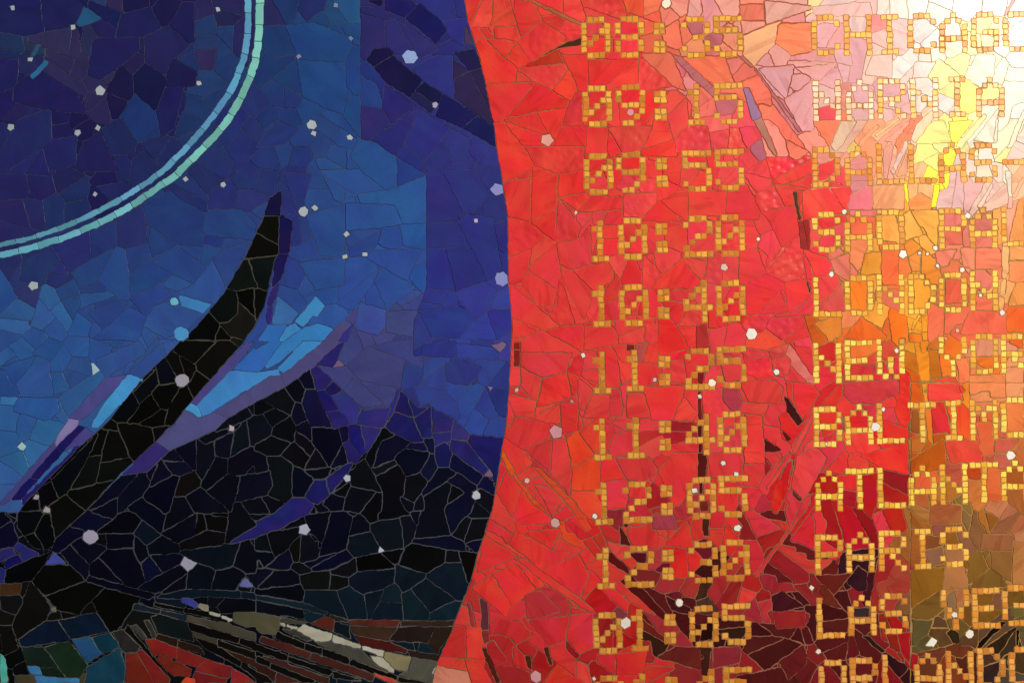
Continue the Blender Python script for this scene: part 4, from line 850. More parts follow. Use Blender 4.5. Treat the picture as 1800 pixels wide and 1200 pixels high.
for c, lst in seeds.items():
    m = cls == c
    for P, idx in lst:
        ln = math.hypot(P[1][0] - P[0][0], P[1][1] - P[0][1]); n = max(1, int(round(ln / 22)) + 1)
        wgt = random.uniform(0, 1) * (14 if c != 2 else 10) ** 2 * Q * Q
        for k in range(n):
            f = k / (n - 1) if n > 1 else .5
            px_, py_ = (P[0][0] + (P[1][0] - P[0][0]) * f + MX) * Q, (P[0][1] + (P[1][1] - P[0][1]) * f + MY) * Q
            x0, x1, y0, y1 = max(int(px_) - R, 0), min(int(px_) + R, W), max(int(py_) - R, 0), min(int(py_) + R, H)
            if x1 <= x0 or y1 <= y0: continue
            X = np.arange(x0, x1, dtype=np.float32)[None, :] + .5; Y = np.arange(y0, y1, dtype=np.float32)[:, None] + .5
            d = (X - px_) ** 2 + (Y - py_) ** 2 - wgt
            b = best[y0:y1, x0:x1]
            u = (d < b) & m[y0:y1, x0:x1]
            b[u] = d[u]
            lab[y0:y1, x0:x1][u] = idx
    yy, xx = np.nonzero(m & (lab == 0))
    if len(yy):
        bd = np.full(len(yy), 1e12); bl = np.zeros(len(yy), np.int32)
        for P, idx in lst:
            d = seg_d2(xx + .5, yy + .5, P); u = d < bd; bd[u] = d[u]; bl[u] = idx
        lab[yy, xx] = bl
    if True:
        cen = [(random.uniform(-60, 1860), random.uniform(-60, 1260)) for _ in range({1: 330, 20: 330, 4: 330, 2: 620, 3: 500}[c])]
        grp = {}
        for P, idx in lst:
            mx_, my_ = (P[0][0] + P[1][0]) / 2, (P[0][1] + P[1][1]) / 2
            g = min(range(len(cen)), key=lambda k: (cen[k][0] - mx_) ** 2 + (cen[k][1] - my_) ** 2)
            grp.setdefault(g, []).append((P, idx))
        gid = np.zeros(len(tiles) + 1, np.int32)
        for g, its in grp.items():
            for _, i in its: gid[i] = g + 1
        gmap = np.where(m, gid[lab], 0)
        for g, its in grp.items():
            if len(its) < 2: continue
            res = []
            ax = [p[0] for P, _ in its for p in P]; ay = [p[1] for P, _ in its for p in P]
            bx0, bx1, by0, by1 = min(ax) - 200, max(ax) + 200, min(ay) - 200, max(ay) + 200
            split(its, [(bx0, by0), (bx1, by0), (bx1, by1), (bx0, by1)], res)
            gm = gmap == (g + 1)
            for poly, i in res: fill(lab, poly, i, gm)
del best

# the larger pieces follow their traced outlines: first grown a little so that neighbours meet, then exact
def grown(pts, d):
    p = np.asarray(pts, float)
    if area2(p) < 0: p = p[::-1]
    return inset(p, -d)
def area2(p):
    a = np.asarray(p, float); x, y = a[:, 0], a[:, 1]
    return float(np.dot(x, np.roll(y, -1)) - np.dot(y, np.roll(x, -1))) / 2
def inset(p, d):
    """move a counter-clockwise outline inwards by d (holes run clockwise)"""
    e = np.roll(p, -1, 0) - p; l = np.hypot(e[:, 0], e[:, 1]) + 1e-12
    nrm = np.c_[-e[:, 1], e[:, 0]] / l[:, None]
    n0 = np.roll(nrm, 1, 0); b = n0 + nrm
    k = 1 + (n0 * nrm).sum(1)
    return p + b / np.maximum(k, .5)[:, None] * d
trace_first = len(tiles)
traced = []
for line in TRACE.strip().split('\n'):
    if line.startswith('@'):
        ox, oy, scl = map(float, line[1:].split()); continue
    for tok in line.split(';'):
        v = list(map(float, tok.split()))
        pts = [(v[i] / scl + ox, v[i + 1] / scl + oy) for i in range(0, len(v), 2)]
        c = np.mean(pts, 0); qx, qy = int((c[0] + MX) * Q), int((c[1] + MY) * Q)
        src = tiles[lab[qy, qx] - 1]
        traced.append((pts, new_tile(src['col'], src['part'], src['rip']), cls[qy, qx]))
clmask = {c: cls == c for c in (1, 2, 3, 4, 20)}
for pts, n, c in traced: fill(lab, grown(pts, 2.6 if c in (2, 3) else 2.0), n, clmask[c])
for pts, n, c in traced: fill(lab, pts, n, clmask[c])
n_seed_tiles = len(tiles)
del clmask
# pieces traced on two neighbouring crops are one tile
poly_first = trace_first
def merge(a, b):
    a, b = a.ravel(), b.ravel()
    ok = (a > poly_first) & (b > poly_first) & (a != b)
    if not ok.any(): return
    pr, cn = np.unique(np.c_[a[ok], b[ok]], axis=0, return_counts=True)
    for (u, v), n in sorted(zip(map(tuple, pr), cn), key=lambda q: -q[1]):
        if n >= .55 * min((a == u).sum(), (b == v).sum()) and n > 6:
            cu, cv = np.array(tiles[u - 1]['col']), np.array(tiles[v - 1]['col'])
            if np.abs(cu - cv).max() < .12: lab[lab == v] = u
def near(k): return (k + MX) * Q
for xb in (450, 1300):
    merge(lab[:, near(xb) - 3], lab[:, near(xb) + 2])
for yb in (300, 600, 900, 867):
    merge(lab[near(yb) - 3, :], lab[near(yb) + 2, :])
# slivers narrower than a few px are taken over by their neighbours
def absorb(lab, steps):
    core = np.ones((H, W), bool)
    d = (lab[1:] == lab[:-1]) & (cls[1:] == cls[:-1]); core[1:] &= d; core[:-1] &= d
    d = (lab[:, 1:] == lab[:, :-1]) & (cls[:, 1:] == cls[:, :-1]); core[:, 1:] &= d; core[:, :-1] &= d
    for _ in range(steps - 1):
        n = core.copy()
        n[1:] &= core[:-1]; n[:-1] &= core[1:]; n[:, 1:] &= core[:, :-1]; n[:, :-1] &= core[:, 1:]
        core = n
    grow = np.where(core, lab, 0)
    A, T, F = slice(None), slice(1, None), slice(None, -1)
    for it in range(steps * 2 + 1):
        for sl_t, sl_f in (((T, A), (F, A)), ((F, A), (T, A)), ((A, T), (A, F)), ((A, F), (A, T))):
            u = (grow[sl_t] == 0) & (grow[sl_f] > 0) & (cls[sl_t] == cls[sl_f])
            grow[sl_t][u] = grow[sl_f][u]
    return np.where(grow > 0, grow, lab)
lab = absorb(lab, 4)
part_map = np.where(cls == 20, 1, cls).astype(np.uint8)                                    # which part's bed lies where
POLY_PARTS = {'feather_edge': 5, 'blue_feather': 6, 'purple_ribbon': 7, 'striped_wing': 8, 'pale_ring': 9}
def polys(txt, where):
    for line in txt.strip().split('\n'):
        if line.startswith('@'):
            a = line[1:].split(); ox, oy, scl = map(float, a[:3]); continue
        a = line.split(); v = list(map(float, a[2:]))
        pts = [(v[i] / scl + ox, v[i + 1] / scl + oy) for i in range(0, len(v), 2)]
        yield a[0], a[1], pts
for name, col, pts in polys(POLYS_LEFT, left):
    fill(lab, pts, new_tile(hexc(col), name), left)
    if name in POLY_PARTS: fill(part_map, pts, POLY_PARTS[name], left)
poly_first = n_seed_tiles
merge(lab[near(600):, near(450) - 2], lab[near(600):, near(450) + 1])
for yb in (600, 900): merge(lab[near(yb) - 2, :near(900)], lab[near(yb) + 1, :near(900)])
for name, col, pts in polys(POLYS_RIGHT, right):
    fill(lab, pts, new_tile(hexc(col), name), right)

lab = absorb(lab, 3)

# the two arcs of the ring, cut into short bars
RO = [(450,-66),(455,-20),(457,20),(456,50),(453,85),(447,115),(436,145),(421,177),(399,213),(371,247),(345,273),(310,308),(272,334),(240,356),(202,378),
      (155,401),(112,418),(55,436),(0,449),(-66,461)]
RI = [(430,-66),(434,-20),(436,10),(436.5,35),(435,65),(431,95),(420,130),(404,163),(384,192),(362,220),(335,253),(300,288),(282,304),(262,319),(235,337),
      (195,360),(155,380),(120,396),(80,411),(37,423),(0,431),(-66,443)]
def spline(P, n=2000):
    P = np.array(P, float); t = np.r_[0, np.cumsum(np.hypot(*np.diff(P, axis=0).T))]
    tt = np.linspace(0, t[-1], n)
    x = np.interp(tt, t, P[:, 0]); y = np.interp(tt, t, P[:, 1])
    k = np.ones(61) / 61
    pad = lambda a: np.convolve(np.r_[np.full(30, 2 * a[0]) - a[30:0:-1], a, np.full(30, 2 * a[-1]) - a[-2:-32:-1]], k, 'valid')
    return tt, pad(x), pad(y)
def ring(P, w0, w1, lens, cols):
    tt, x, y = spline(P)
    tx, ty = np.gradient(x), np.gradient(y); l = np.hypot(tx, ty); nx, ny = -ty / l, tx / l
    s = 0.0; L = tt[-1]
    while s < L - 5:
        ln = random.uniform(*lens); e = min(s + ln, L)
        i = np.unique(np.linspace(np.searchsorted(tt, s), min(np.searchsorted(tt, e), len(tt) - 1), 5).astype(int))
        f = (s + e) / 2 / L
        hw = (w0 + (w1 - w0) * f) / 2
        pts = [(x[k] + nx[k] * hw, y[k] + ny[k] * hw) for k in i] + [(x[k] - nx[k] * hw, y[k] - ny[k] * hw) for k in i[::-1]]
        a = f * (len(cols) - 1); k0 = min(int(a), len(cols) - 2)
        c0, c1 = np.array(hexc(cols[k0])), np.array(hexc(cols[k0 + 1]))
        c = (c0 + (c1 - c0) * (a - k0)) * random.uniform(.9, 1.08)
        fill(lab, pts, new_tile(tuple(np.clip(c, 0, 1)), 'pale_ring'), left)
        fill(part_map, pts, 9, left)
        s = e
ring(RO, 14.6, 11, (27, 42), ['8ad8d0', '86d4cc', '80cec8', '80d0cc', '78c8d8', '72c4e0', '74c6e8'])
ring(RI, 13.2, 9, (34, 48), ['68b0d4', '62a6d4', '60a2d4', '68a8d4', '6cb4d8', '68aed2', '64aace'])

# lettering: every glyph is a part, every square a tile
letters = []                                             # (part name, text line, char, index list)
let_bed = np.zeros((H, W), np.int32)
GOLD_T = ['eaa83c', 'eaaa40', 'e4a03a', 'e6a23c', 'e4a038', 'e0983a', 'e2a040', 'e0a044', 'e2a040', 'e2a044', 'dc9838']
GOLD_P = ['ecac38', 'eeb068', 'e49c3a', 'eab444', 'f0c04c', 'f2cc5c', 'f0c85c', 'f0c850', 'ecb850', 'e6a84c', 'e2a04c']
def glyph(ch, x0, y0, gold, px, py, who):
    rows = FONT[ch].split()
    gid = len(letters) + 1
    ids = []
    for r in range(7):
        for c in range(5):
            if rows[r][c] != '1': continue
            cx = x0 + c * px + r * 0.22 + random.uniform(-.55, .55)
            cy = y0 + r * py - c * 0.20 + random.uniform(-.55, .55)
            a = random.uniform(-.09, .09); h = random.uniform(4.4, 5.0)
            q = [(cx + h * (math.cos(a) * u - math.sin(a) * v), cy + h * (math.sin(a) * u + math.cos(a) * v)) for u, v in ((-1, -1), (1, -1), (1, 1), (-1, 1))]
            col = np.array(hexc(gold))
            t = random.random()
            col = col * (np.array((.93, .80, .62)) if t < .30 else np.array((.86, .74, .62)) if t < .38 else random.uniform(.93, 1.05))
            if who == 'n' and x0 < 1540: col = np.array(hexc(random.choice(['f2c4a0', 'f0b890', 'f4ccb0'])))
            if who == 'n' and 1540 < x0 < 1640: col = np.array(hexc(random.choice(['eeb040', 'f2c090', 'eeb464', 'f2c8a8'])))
            n = new_tile(tuple(np.clip(col, 0, 1)), 'glyph', 0, glyph=gid)
            fill(lab, q, n, right); ids.append(n)
            h2 = h + 1.1
            q2 = [(cx + h2 * u, cy + h2 * v) for u, v in ((-1, -1), (1, -1), (1, 1), (-1, 1))]
            fill(let_bed, q2, gid, right)
    letters.append((ch, who, ids, (x0, y0)))
for (txt, pos), g in zip(TIMES, GOLD_T):
    for ch, p in zip(txt, pos): glyph(ch, p[0], p[1], g, 10.35, 10.45, txt)
for k, ((txt, pos), g) in enumerate(zip(PLACES, GOLD_P)):
    for ch, p in zip(txt, pos):
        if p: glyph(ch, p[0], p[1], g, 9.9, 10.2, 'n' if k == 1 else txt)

# pale star chips
chips = []
for tok in CHIPS.replace('\n', ';').split(';'):
    t = tok.split()
    if not t: continue
    x, y, r = map(float, t[:3])
    col = t[3] if len(t) > 3 else ('b4bfca' if x < 890 else 'ece2d6')
    n = 9 if r > 11 and x < 400 else random.choice([5, 5, 6, 7]) if r > 6 else random.choice([4, 4, 5])
    a0 = random.uniform(0, 6.28)
    q = [(x + (r + (.8 if x < 890 else .35)) * random.uniform(.92, 1.08) * math.cos(a0 + 6.283 * i / n), y + (r + (.8 if x < 890 else .35)) * random.uniform(.92, 1.08) * math.sin(a0 + 6.283 * i / n)) for i in range(n)]
    n_ = new_tile(hexc(col), 'star_chip'); chips.append(n_); fill(lab, q, n_, left if x < 890 else right)
for _, col, q in polys(CHIP_POLYS, None):
    n_ = new_tile(hexc(col), 'star_chip'); chips.append(n_); fill(lab, q, n_)

# the red side is split into four fields
FX, FY, FY2 = int((1425 + MX) * Q), int((365 + MY) * Q), int((640 + MY) * Q)
FX2 = int((1600 + MX) * Q)
YY, XX = np.mgrid[0:H, 0:W]
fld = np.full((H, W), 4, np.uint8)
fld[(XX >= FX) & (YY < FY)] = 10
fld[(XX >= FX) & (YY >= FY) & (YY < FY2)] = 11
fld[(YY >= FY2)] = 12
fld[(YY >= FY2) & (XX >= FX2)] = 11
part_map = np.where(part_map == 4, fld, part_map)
FIELD = {4: 'red_field', 10: 'sunburst_field', 11: 'amber_field', 12: 'ember_field'}
# a real panel edge runs down x = 1600 below the third destination: tiles do not cross it
edge = (YY > int((672 + MY) * Q)) & (XX >= FX2)
del XX, YY

# ------------------------------------------------------------------ joints (erosion) and outlines
NT = len(tiles) + 1
kjoint = np.ones(NT, np.uint8)
for i, t in enumerate(tiles):
    if t['part'] in ('dark_hill', 'black_blade', 'red_field', 'striped_wing'): kjoint[i + 1] = 2
kk = kjoint[lab]
kk[(part_map == 10) & (kk == 2)] = 1
def smooth_noise(cell):
    gh, gw = H // cell + 3, W // cell + 3
    g = rng.normal(0, 1, (gh, gw)).astype(np.float32)
    yf = np.arange(H, dtype=np.float32) / cell; xf = np.arange(W, dtype=np.float32) / cell
    yi, xi = yf.astype(int), xf.astype(int); ty, tx = (yf - yi)[:, None], (xf - xi)[None, :]
    ty, tx = ty * ty * (3 - 2 * ty), tx * tx * (3 - 2 * tx)
    a = g[yi][:, xi] * (1 - tx) + g[yi][:, xi + 1] * tx
    b = g[yi + 1][:, xi] * (1 - tx) + g[yi + 1][:, xi + 1] * tx
    return a * (1 - ty) + b * ty
# hand-cut edges: the outlines wander by a fraction of a pixel
iy = np.clip(np.arange(H)[:, None] + np.rint(smooth_noise(22) * 1.15 + smooth_noise(9) * .5).astype(int), 0, H - 1)
ix = np.clip(np.arange(W)[None, :] + np.rint(smooth_noise(22) * 1.15 + smooth_noise(9) * .5).astype(int), 0, W - 1)
lab = lab[iy, ix]; edge = edge[iy, ix]; kk = kk[iy, ix]
del iy, ix
wide = smooth_noise(70)
kk = np.where(kk == 2, 2 + (wide > 1.0) - (wide < -.5), kk + (wide > 1.1)).astype(np.uint8)
kk[~np.isin(cls, (2, 3, 4)) & (kk > 1)] = 1
del wide
key = lab * 2 + edge
def same(k):
    m = np.ones((H, W), bool)
    d = key[1:] == key[:-1]; m[1:] &= d; m[:-1] &= d
    d = key[:, 1:] == key[:, :-1]; m[:, 1:] &= d; m[:, :-1] &= d
    for _ in range(k - 1):
        n = m.copy()
        n[1:] &= m[:-1]; n[:-1] &= m[1:]; n[:, 1:] &= m[:, :-1]; n[:, :-1] &= m[:, 1:]
        m = n
    return m
ero = np.where(kk == 1, same(1), np.where(kk == 2, same(2), same(3)))
# the joint beside gold squares, ring bars and chips stays narrow
E = np.where(ero, key, 0)
E[0] = E[-1] = 0; E[:, 0] = E[:, -1] = 0
del kk, ero

def outlines(A):
    """closed boundary loops of every label: {label: [loops of (x, y)]}, interior on the left"""
    out = {}
    nxt = {}
    def add(lbl, xs, ys, dx, dy):
        for l, x, y in zip(lbl.tolist(), xs.tolist(), ys.tolist()):
            nxt.setdefault((l, x, y), []).append((dx, dy))
    Z = A
    up = np.zeros_like(Z); up[1:] = Z[:-1]
    dn = np.zeros_like(Z); dn[:-1] = Z[1:]
    lf = np.zeros_like(Z); lf[:, 1:] = Z[:, :-1]
    rt = np.zeros_like(Z); rt[:, :-1] = Z[:, 1:]
    y, x = np.nonzero((Z > 0) & (up != Z)); add(Z[y, x], x, y, 1, 0)
    y, x = np.nonzero((Z > 0) & (rt != Z)); add(Z[y, x], x + 1, y, 0, 1)
    y, x = np.nonzero((Z > 0) & (dn != Z)); add(Z[y, x], x + 1, y + 1, -1, 0)
    y, x = np.nonzero((Z > 0) & (lf != Z)); add(Z[y, x], x, y + 1, 0, -1)
    while nxt:
        k0 = next(iter(nxt))
        l, x, y = k0
        loop = []
        d = None
        while True:
            opts = nxt.get((l, x, y))
            if not opts: break
            if len(opts) == 1 or d is None: e = opts[0]
            else:                                        # turn right first: components stay 4-connected
                r_ = (-d[1], d[0])
                e = r_ if r_ in opts else opts[0]
            opts.remove(e)
            if not opts: del nxt[(l, x, y)]
            loop.append((x, y))
            x += e[0]; y += e[1]; d = e
            if (l, x, y) == k0: break
        if len(loop) > 3: out.setdefault(l, []).append(loop)
    return out

def dp(p, tol):
    """closed Douglas-Peucker on midpoints of the crack steps"""
    P = np.asarray(p, float)
    P = (P + np.roll(P, -1, 0)) / 2
    n = len(P)
    if n < 5: return P
    c = P.mean(0)
    a = int(np.argmax(((P - c) ** 2).sum(1))); P = np.roll(P, -a, 0)
    b = int(np.argmax(((P - P[0]) ** 2).sum(1)))
    P = np.vstack([P, P[:1]])
    keep = np.zeros(len(P), bool); keep[[0, b, n]] = True
    st = [(0, b), (b, n)]
    while st:
        i, j = st.pop()
        if j - i < 2: continue
        q = P[i + 1:j]; d = P[j] - P[i]; l = math.hypot(*d)
        e = np.abs(d[0] * (q[:, 1] - P[i][1]) - d[1] * (q[:, 0] - P[i][0])) / l if l > 1e-9 else np.hypot(*(q - P[i]).T)
        k = int(np.argmax(e))
        if e[k] > tol:
            k += i + 1; keep[k] = True; st += [(i, k), (k, j)]
    return P[:-1][keep[:-1]]

def to_m(p):
    p = np.asarray(p, float) / Q - (MX, MY)
    return np.c_[(p[:, 0] - 900) * S, (600 - p[:, 1]) * S]

def keyhole(outer, holes):
    """index list of one polygon that runs round the outer loop and its holes"""
    idx = list(range(len(outer))); pts = list(map(tuple, outer)); base = len(outer)
    for h in holes:
        A = np.array([pts[i] for i in idx]); B = np.asarray(h)
        D = ((A[:, None] - B[None]) ** 2).sum(2)
        i, j = np.unravel_index(int(np.argmin(D)), D.shape)
        hi = [base + (j + t) % len(B) for t in range(len(B))]
        idx = idx[:i + 1] + hi + [hi[0]] + idx[i:]
        pts += list(map(tuple, B)); base += len(B)
    return idx

class MB:
    def __init__(s): s.v = []; s.f = []; s.c = []; s.r = []; s.p = []
    def slab(s, loops, back, front, bevel, col=(1, 1, 1), seed=0.0, rip=0.0, tilt=(0, 0)):
        """a tile: outline loops (m, outer first), from y=-back to y=-front towards the viewer, with a bevelled rim"""
        o = loops[0]; c = o.mean(0); b0 = len(s.v); nf = len(s.f)
        rings = []
        for lp in loops:
            tl = (lp - c) @ np.array(tilt)
            r0 = len(s.v); n = len(lp)
            s.v += [(x, -back, z) for x, z in lp]
            s.v += [(x, -(front - bevel * .8 + t), z) for (x, z), t in zip(lp, tl)]
            il = inset(lp, bevel)
            s.v += [(x, -(front + t), z) for (x, z), t in zip(il, tl)]
            for i in range(n):
                j = (i + 1) % n
                s.f.append((r0 + i, r0 + j, r0 + n + j, r0 + n + i))
                s.f.append((r0 + n + i, r0 + n + j, r0 + 2 * n + j, r0 + 2 * n + i))
            rings.append((r0 + 2 * n, n))
        flat = [q for r, n in rings for q in range(r, r + n)]
        if len(loops) == 1: s.f.append(tuple(flat))
        else:
            tri_idx = keyhole([s.v[q][::2] for q in flat[:rings[0][1]]], [[s.v[q][::2] for q in range(r, r + n)] for r, n in rings[1:]])
            from mathutils.geometry import tessellate_polygon
            ls = [[Vector((s.v[q][0], s.v[q][2], 0)) for q in range(r, r + n)] for r, n in rings]
            for t in tessellate_polygon(ls):
                f = [flat[q] for q in t]
                a, b, d = [np.array(s.v[q])[[0, 2]] for q in f]
                if (b[0] - a[0]) * (d[1] - a[1]) - (b[1] - a[1]) * (d[0] - a[0]) < 0: f = f[::-1]
                s.f.append(tuple(f))
        k = len(s.f) - nf
        s.c += [tuple(col) + (1,)] * k; s.r += [seed] * k; s.p += [rip] * k
    def mesh(s, name, mat, origin=(0, 0)):
        m = bpy.data.meshes.new(name)
        ox, oz = origin
        m.from_pydata([(x - ox, y, z - oz) for x, y, z in s.v], [], s.f)
        a = m.attributes.new('tile_color', 'FLOAT_COLOR', 'FACE'); a.data.foreach_set('color', np.array(s.c, np.float32).ravel())
        a = m.attributes.new('tile_seed', 'FLOAT', 'FACE'); a.data.foreach_set('value', np.array(s.r, np.float32))
        a = m.attributes.new('tile_ripple', 'FLOAT', 'FACE'); a.data.foreach_set('value', np.array(s.p, np.float32))
        m.materials.append(mat)
        return m

# ------------------------------------------------------------------ materials
def lin(c, k=0.86):
    return tuple(k * (v / 12.92 if v <= .04045 else ((v + .055) / 1.055) ** 2.4) for v in c)

def tile_material(name, rough, vary, streak, bump, spec, wisp=0):
    m = bpy.data.materials.new(name); m.use_nodes = True
    nt = m.node_tree; N = nt.nodes; L = nt.links
    bs = N['Principled BSDF']
    at = N.new('ShaderNodeAttribute'); at.attribute_name = 'tile_color'
    sd = N.new('ShaderNodeAttribute'); sd.attribute_name = 'tile_seed'
    rp = N.new('ShaderNodeAttribute'); rp.attribute_name = 'tile_ripple'
    geo = N.new('ShaderNodeNewGeometry')
    off = N.new('ShaderNodeVectorMath'); off.operation = 'MULTIPLY_ADD'
    off.inputs[1].default_value = (1, 1, 1)
    cmb = N.new('ShaderNodeCombineXYZ')
    L.new(sd.outputs['Fac'], cmb.inputs[1])
    mul = N.new('ShaderNodeVectorMath'); mul.operation = 'SCALE'; mul.inputs['Scale'].default_value = 7.0
    L.new(cmb.outputs[0], mul.inputs[0])
    L.new(geo.outputs['Position'], off.inputs[0]); L.new(mul.outputs[0], off.inputs[2])
    rot = N.new('ShaderNodeVectorRotate'); rot.rotation_type = 'Y_AXIS'
    ang = N.new('ShaderNodeMath'); ang.operation = 'MULTIPLY'; ang.inputs[1].default_value = 6.283
    L.new(sd.outputs['Fac'], ang.inputs[0]); L.new(ang.outputs[0], rot.inputs['Angle']); L.new(off.outputs[0], rot.inputs['Vector'])
    mp = N.new('ShaderNodeMapping'); mp.inputs['Scale'].default_value = (1.0, 1.0, 0.35)
    L.new(rot.outputs[0], mp.inputs['Vector'])
    n1 = N.new('ShaderNodeTexNoise'); n1.inputs['Scale'].default_value = 26; n1.inputs['Detail'].default_value = 3; n1.inputs['Distortion'].default_value = .6
    L.new(mp.outputs[0], n1.inputs['Vector'])
    n2 = N.new('ShaderNodeTexNoise'); n2.inputs['Scale'].default_value = 420; n2.inputs['Detail'].default_value = 2
    L.new(geo.outputs['Position'], n2.inputs['Vector'])
    n3 = N.new('ShaderNodeTexNoise'); n3.inputs['Scale'].default_value = 14; n3.inputs['Detail'].default_value = 1
    L.new(off.outputs[0], n3.inputs['Vector'])
    r1 = N.new('ShaderNodeMapRange'); r1.inputs['From Min'].default_value = .3; r1.inputs['From Max'].default_value = .7
    r1.inputs['To Min'].default_value = 1 - vary; r1.inputs['To Max'].default_value = 1 + vary
    L.new(n1.outputs['Fac'], r1.inputs['Value'])
    r2 = N.new('ShaderNodeMapRange'); r2.inputs['From Min'].default_value = .3; r2.inputs['From Max'].default_value = .7
    r2.inputs['To Min'].default_value = .94; r2.inputs['To Max'].default_value = 1.06
    L.new(n2.outputs['Fac'], r2.inputs['Value'])
    mm = N.new('ShaderNodeMath'); mm.operation = 'MULTIPLY'; L.new(r1.outputs[0], mm.inputs[0]); L.new(r2.outputs[0], mm.inputs[1])
    hs = N.new('ShaderNodeHueSaturation')
    r3 = N.new('ShaderNodeMapRange'); r3.inputs['From Min'].default_value = .3; r3.inputs['From Max'].default_value = .7
    r3.inputs['To Min'].default_value = .5 - streak; r3.inputs['To Max'].default_value = .5 + streak
    L.new(n3.outputs['Fac'], r3.inputs['Value']); L.new(r3.outputs[0], hs.inputs['Hue'])
    L.new(at.outputs['Color'], hs.inputs['Color']); L.new(mm.outputs[0], hs.inputs['Value'])
    if wisp:
        mp2 = N.new('ShaderNodeMapping'); mp2.inputs['Scale'].default_value = (1.0, 1.0, .22); L.new(rot.outputs[0], mp2.inputs['Vector'])
        n4 = N.new('ShaderNodeTexNoise'); n4.inputs['Scale'].default_value = 30; n4.inputs['Detail'].default_value = 2; n4.inputs['Distortion'].default_value = 1.6
        L.new(mp2.outputs[0], n4.inputs['Vector'])
        r4 = N.new('ShaderNodeMapRange'); r4.interpolation_type = 'SMOOTHSTEP'
        r4.inputs['From Min'].default_value = .54; r4.inputs['From Max'].default_value = .64; r4.inputs['To Max'].default_value = wisp
        L.new(n4.outputs['Fac'], r4.inputs['Value'])
        mx = N.new('ShaderNodeMix'); mx.data_type = 'RGBA'; mx.blend_type = 'MULTIPLY'
        L.new(r4.outputs[0], mx.inputs[0]); L.new(hs.outputs[0], mx.inputs[6]); mx.inputs[7].default_value = (.72, .50, .52, 1)
        L.new(mx.outputs[2], bs.inputs['Base Color'])
    else:
        L.new(hs.outputs[0], bs.inputs['Base Color'])
    rr = N.new('ShaderNodeMapRange'); rr.inputs['To Min'].default_value = rough - .05; rr.inputs['To Max'].default_value = rough + .09
    L.new(n3.outputs['Fac'], rr.inputs['Value']); L.new(rr.outputs[0], bs.inputs['Roughness'])
    bs.inputs['Specular IOR Level'].default_value = spec
    # surface relief: gentle glass waviness everywhere, hammered relief on the rippled sheets
    w1 = N.new('ShaderNodeTexNoise'); w1.inputs['Scale'].default_value = 45; w1.inputs['Detail'].default_value = 1
    L.new(off.outputs[0], w1.inputs['Vector'])
    w2 = N.new('ShaderNodeTexVoronoi'); w2.feature = 'SMOOTH_F1'; w2.inputs['Scale'].default_value = 70; w2.inputs['Smoothness'].default_value = 1.0; w2.inputs['Randomness'].default_value = 1.0
    L.new(off.outputs[0], w2.inputs['Vector'])
    wm = N.new('ShaderNodeMath'); wm.operation = 'MULTIPLY'; L.new(w2.outputs['Distance'], wm.inputs[0]); L.new(rp.outputs['Fac'], wm.inputs[1])
    wm.use_clamp = False
    ws = N.new('ShaderNodeMath'); ws.operation = 'MULTIPLY_ADD'; ws.inputs[1].default_value = bump; L.new(w1.outputs['Fac'], ws.inputs[0]); L.new(wm.outputs[0], ws.inputs[2])
    bp = N.new('ShaderNodeBump'); bp.inputs['Strength'].default_value = .3; bp.inputs['Distance'].default_value = .004
    L.new(ws.outputs[0], bp.inputs['Height']); L.new(bp.outputs[0], bs.inputs['Normal'])
    return m

def grout_material(name, col):
    m = bpy.data.materials.new(name); m.use_nodes = True
    N = m.node_tree.nodes; L = m.node_tree.links; bs = N['Principled BSDF']
    geo = N.new('ShaderNodeNewGeometry')
    n = N.new('ShaderNodeTexNoise'); n.inputs['Scale'].default_value = 60; n.inputs['Detail'].default_value = 6
    L.new(geo.outputs['Position'], n.inputs['Vector'])
    r = N.new('ShaderNodeValToRGB')
    c = lin(hexc(col), 1.0)
    r.color_ramp.elements[0].position = .3; r.color_ramp.elements[1].position = .75
    r.color_ramp.elements[0].color = tuple(v * .7 for v in c) + (1,)
    r.color_ramp.elements[1].color = tuple(min(1, v * 1.25) for v in c) + (1,)
    L.new(n.outputs['Fac'], r.inputs[0]); L.new(r.outputs[0], bs.inputs['Base Color'])
    bs.inputs['Roughness'].default_value = .95; bs.inputs['Specular IOR Level'].default_value = .1
    n2 = N.new('ShaderNodeTexNoise'); n2.inputs['Scale'].default_value = 900
    L.new(geo.outputs['Position'], n2.inputs['Vector'])
    b = N.new('ShaderNodeBump'); b.inputs['Strength'].default_value = .5; b.inputs['Distance'].default_value = .0006
    L.new(n2.outputs['Fac'], b.inputs['Height']); L.new(b.outputs[0], bs.inputs['Normal'])
    return m

M_BLUE = tile_material('blue_glazed_tile', .30, .11, .006, .16, .22)
M_DARK = tile_material('dark_glazed_tile', .32, .22, .010, .12, .16)
M_RED = tile_material('red_streaked_glass', .27, .11, .004, .20, .14, .42)
M_GOLD = tile_material('gold_smalti', .30, .08, .006, .10, .16)
M_CHIP = tile_material('pale_stone_chip', .40, .08, .004, .10, .30)
M_RING = tile_material('pale_blue_glass_bar', .32, .10, .012, .10, .30)

# ------------------------------------------------------------------ objects
def link(name, data, parent=None):
    o = bpy.data.objects.new(name, data); sc.collection.objects.link(o); o.parent = parent
    return o

def box_mesh(name, x0, x1, y0, y1, z0, z1, mat):
    m = bpy.data.meshes.new(name)
    v = [(x, y, z) for x in (x0, x1) for y in (y0, y1) for z in (z0, z1)]
    m.from_pydata(v, [], [(0, 1, 3, 2), (4, 6, 7, 5), (0, 4, 5, 1), (2, 3, 7, 6), (0, 2, 6, 4), (1, 5, 7, 3)])
    m.materials.append(mat)
    return m

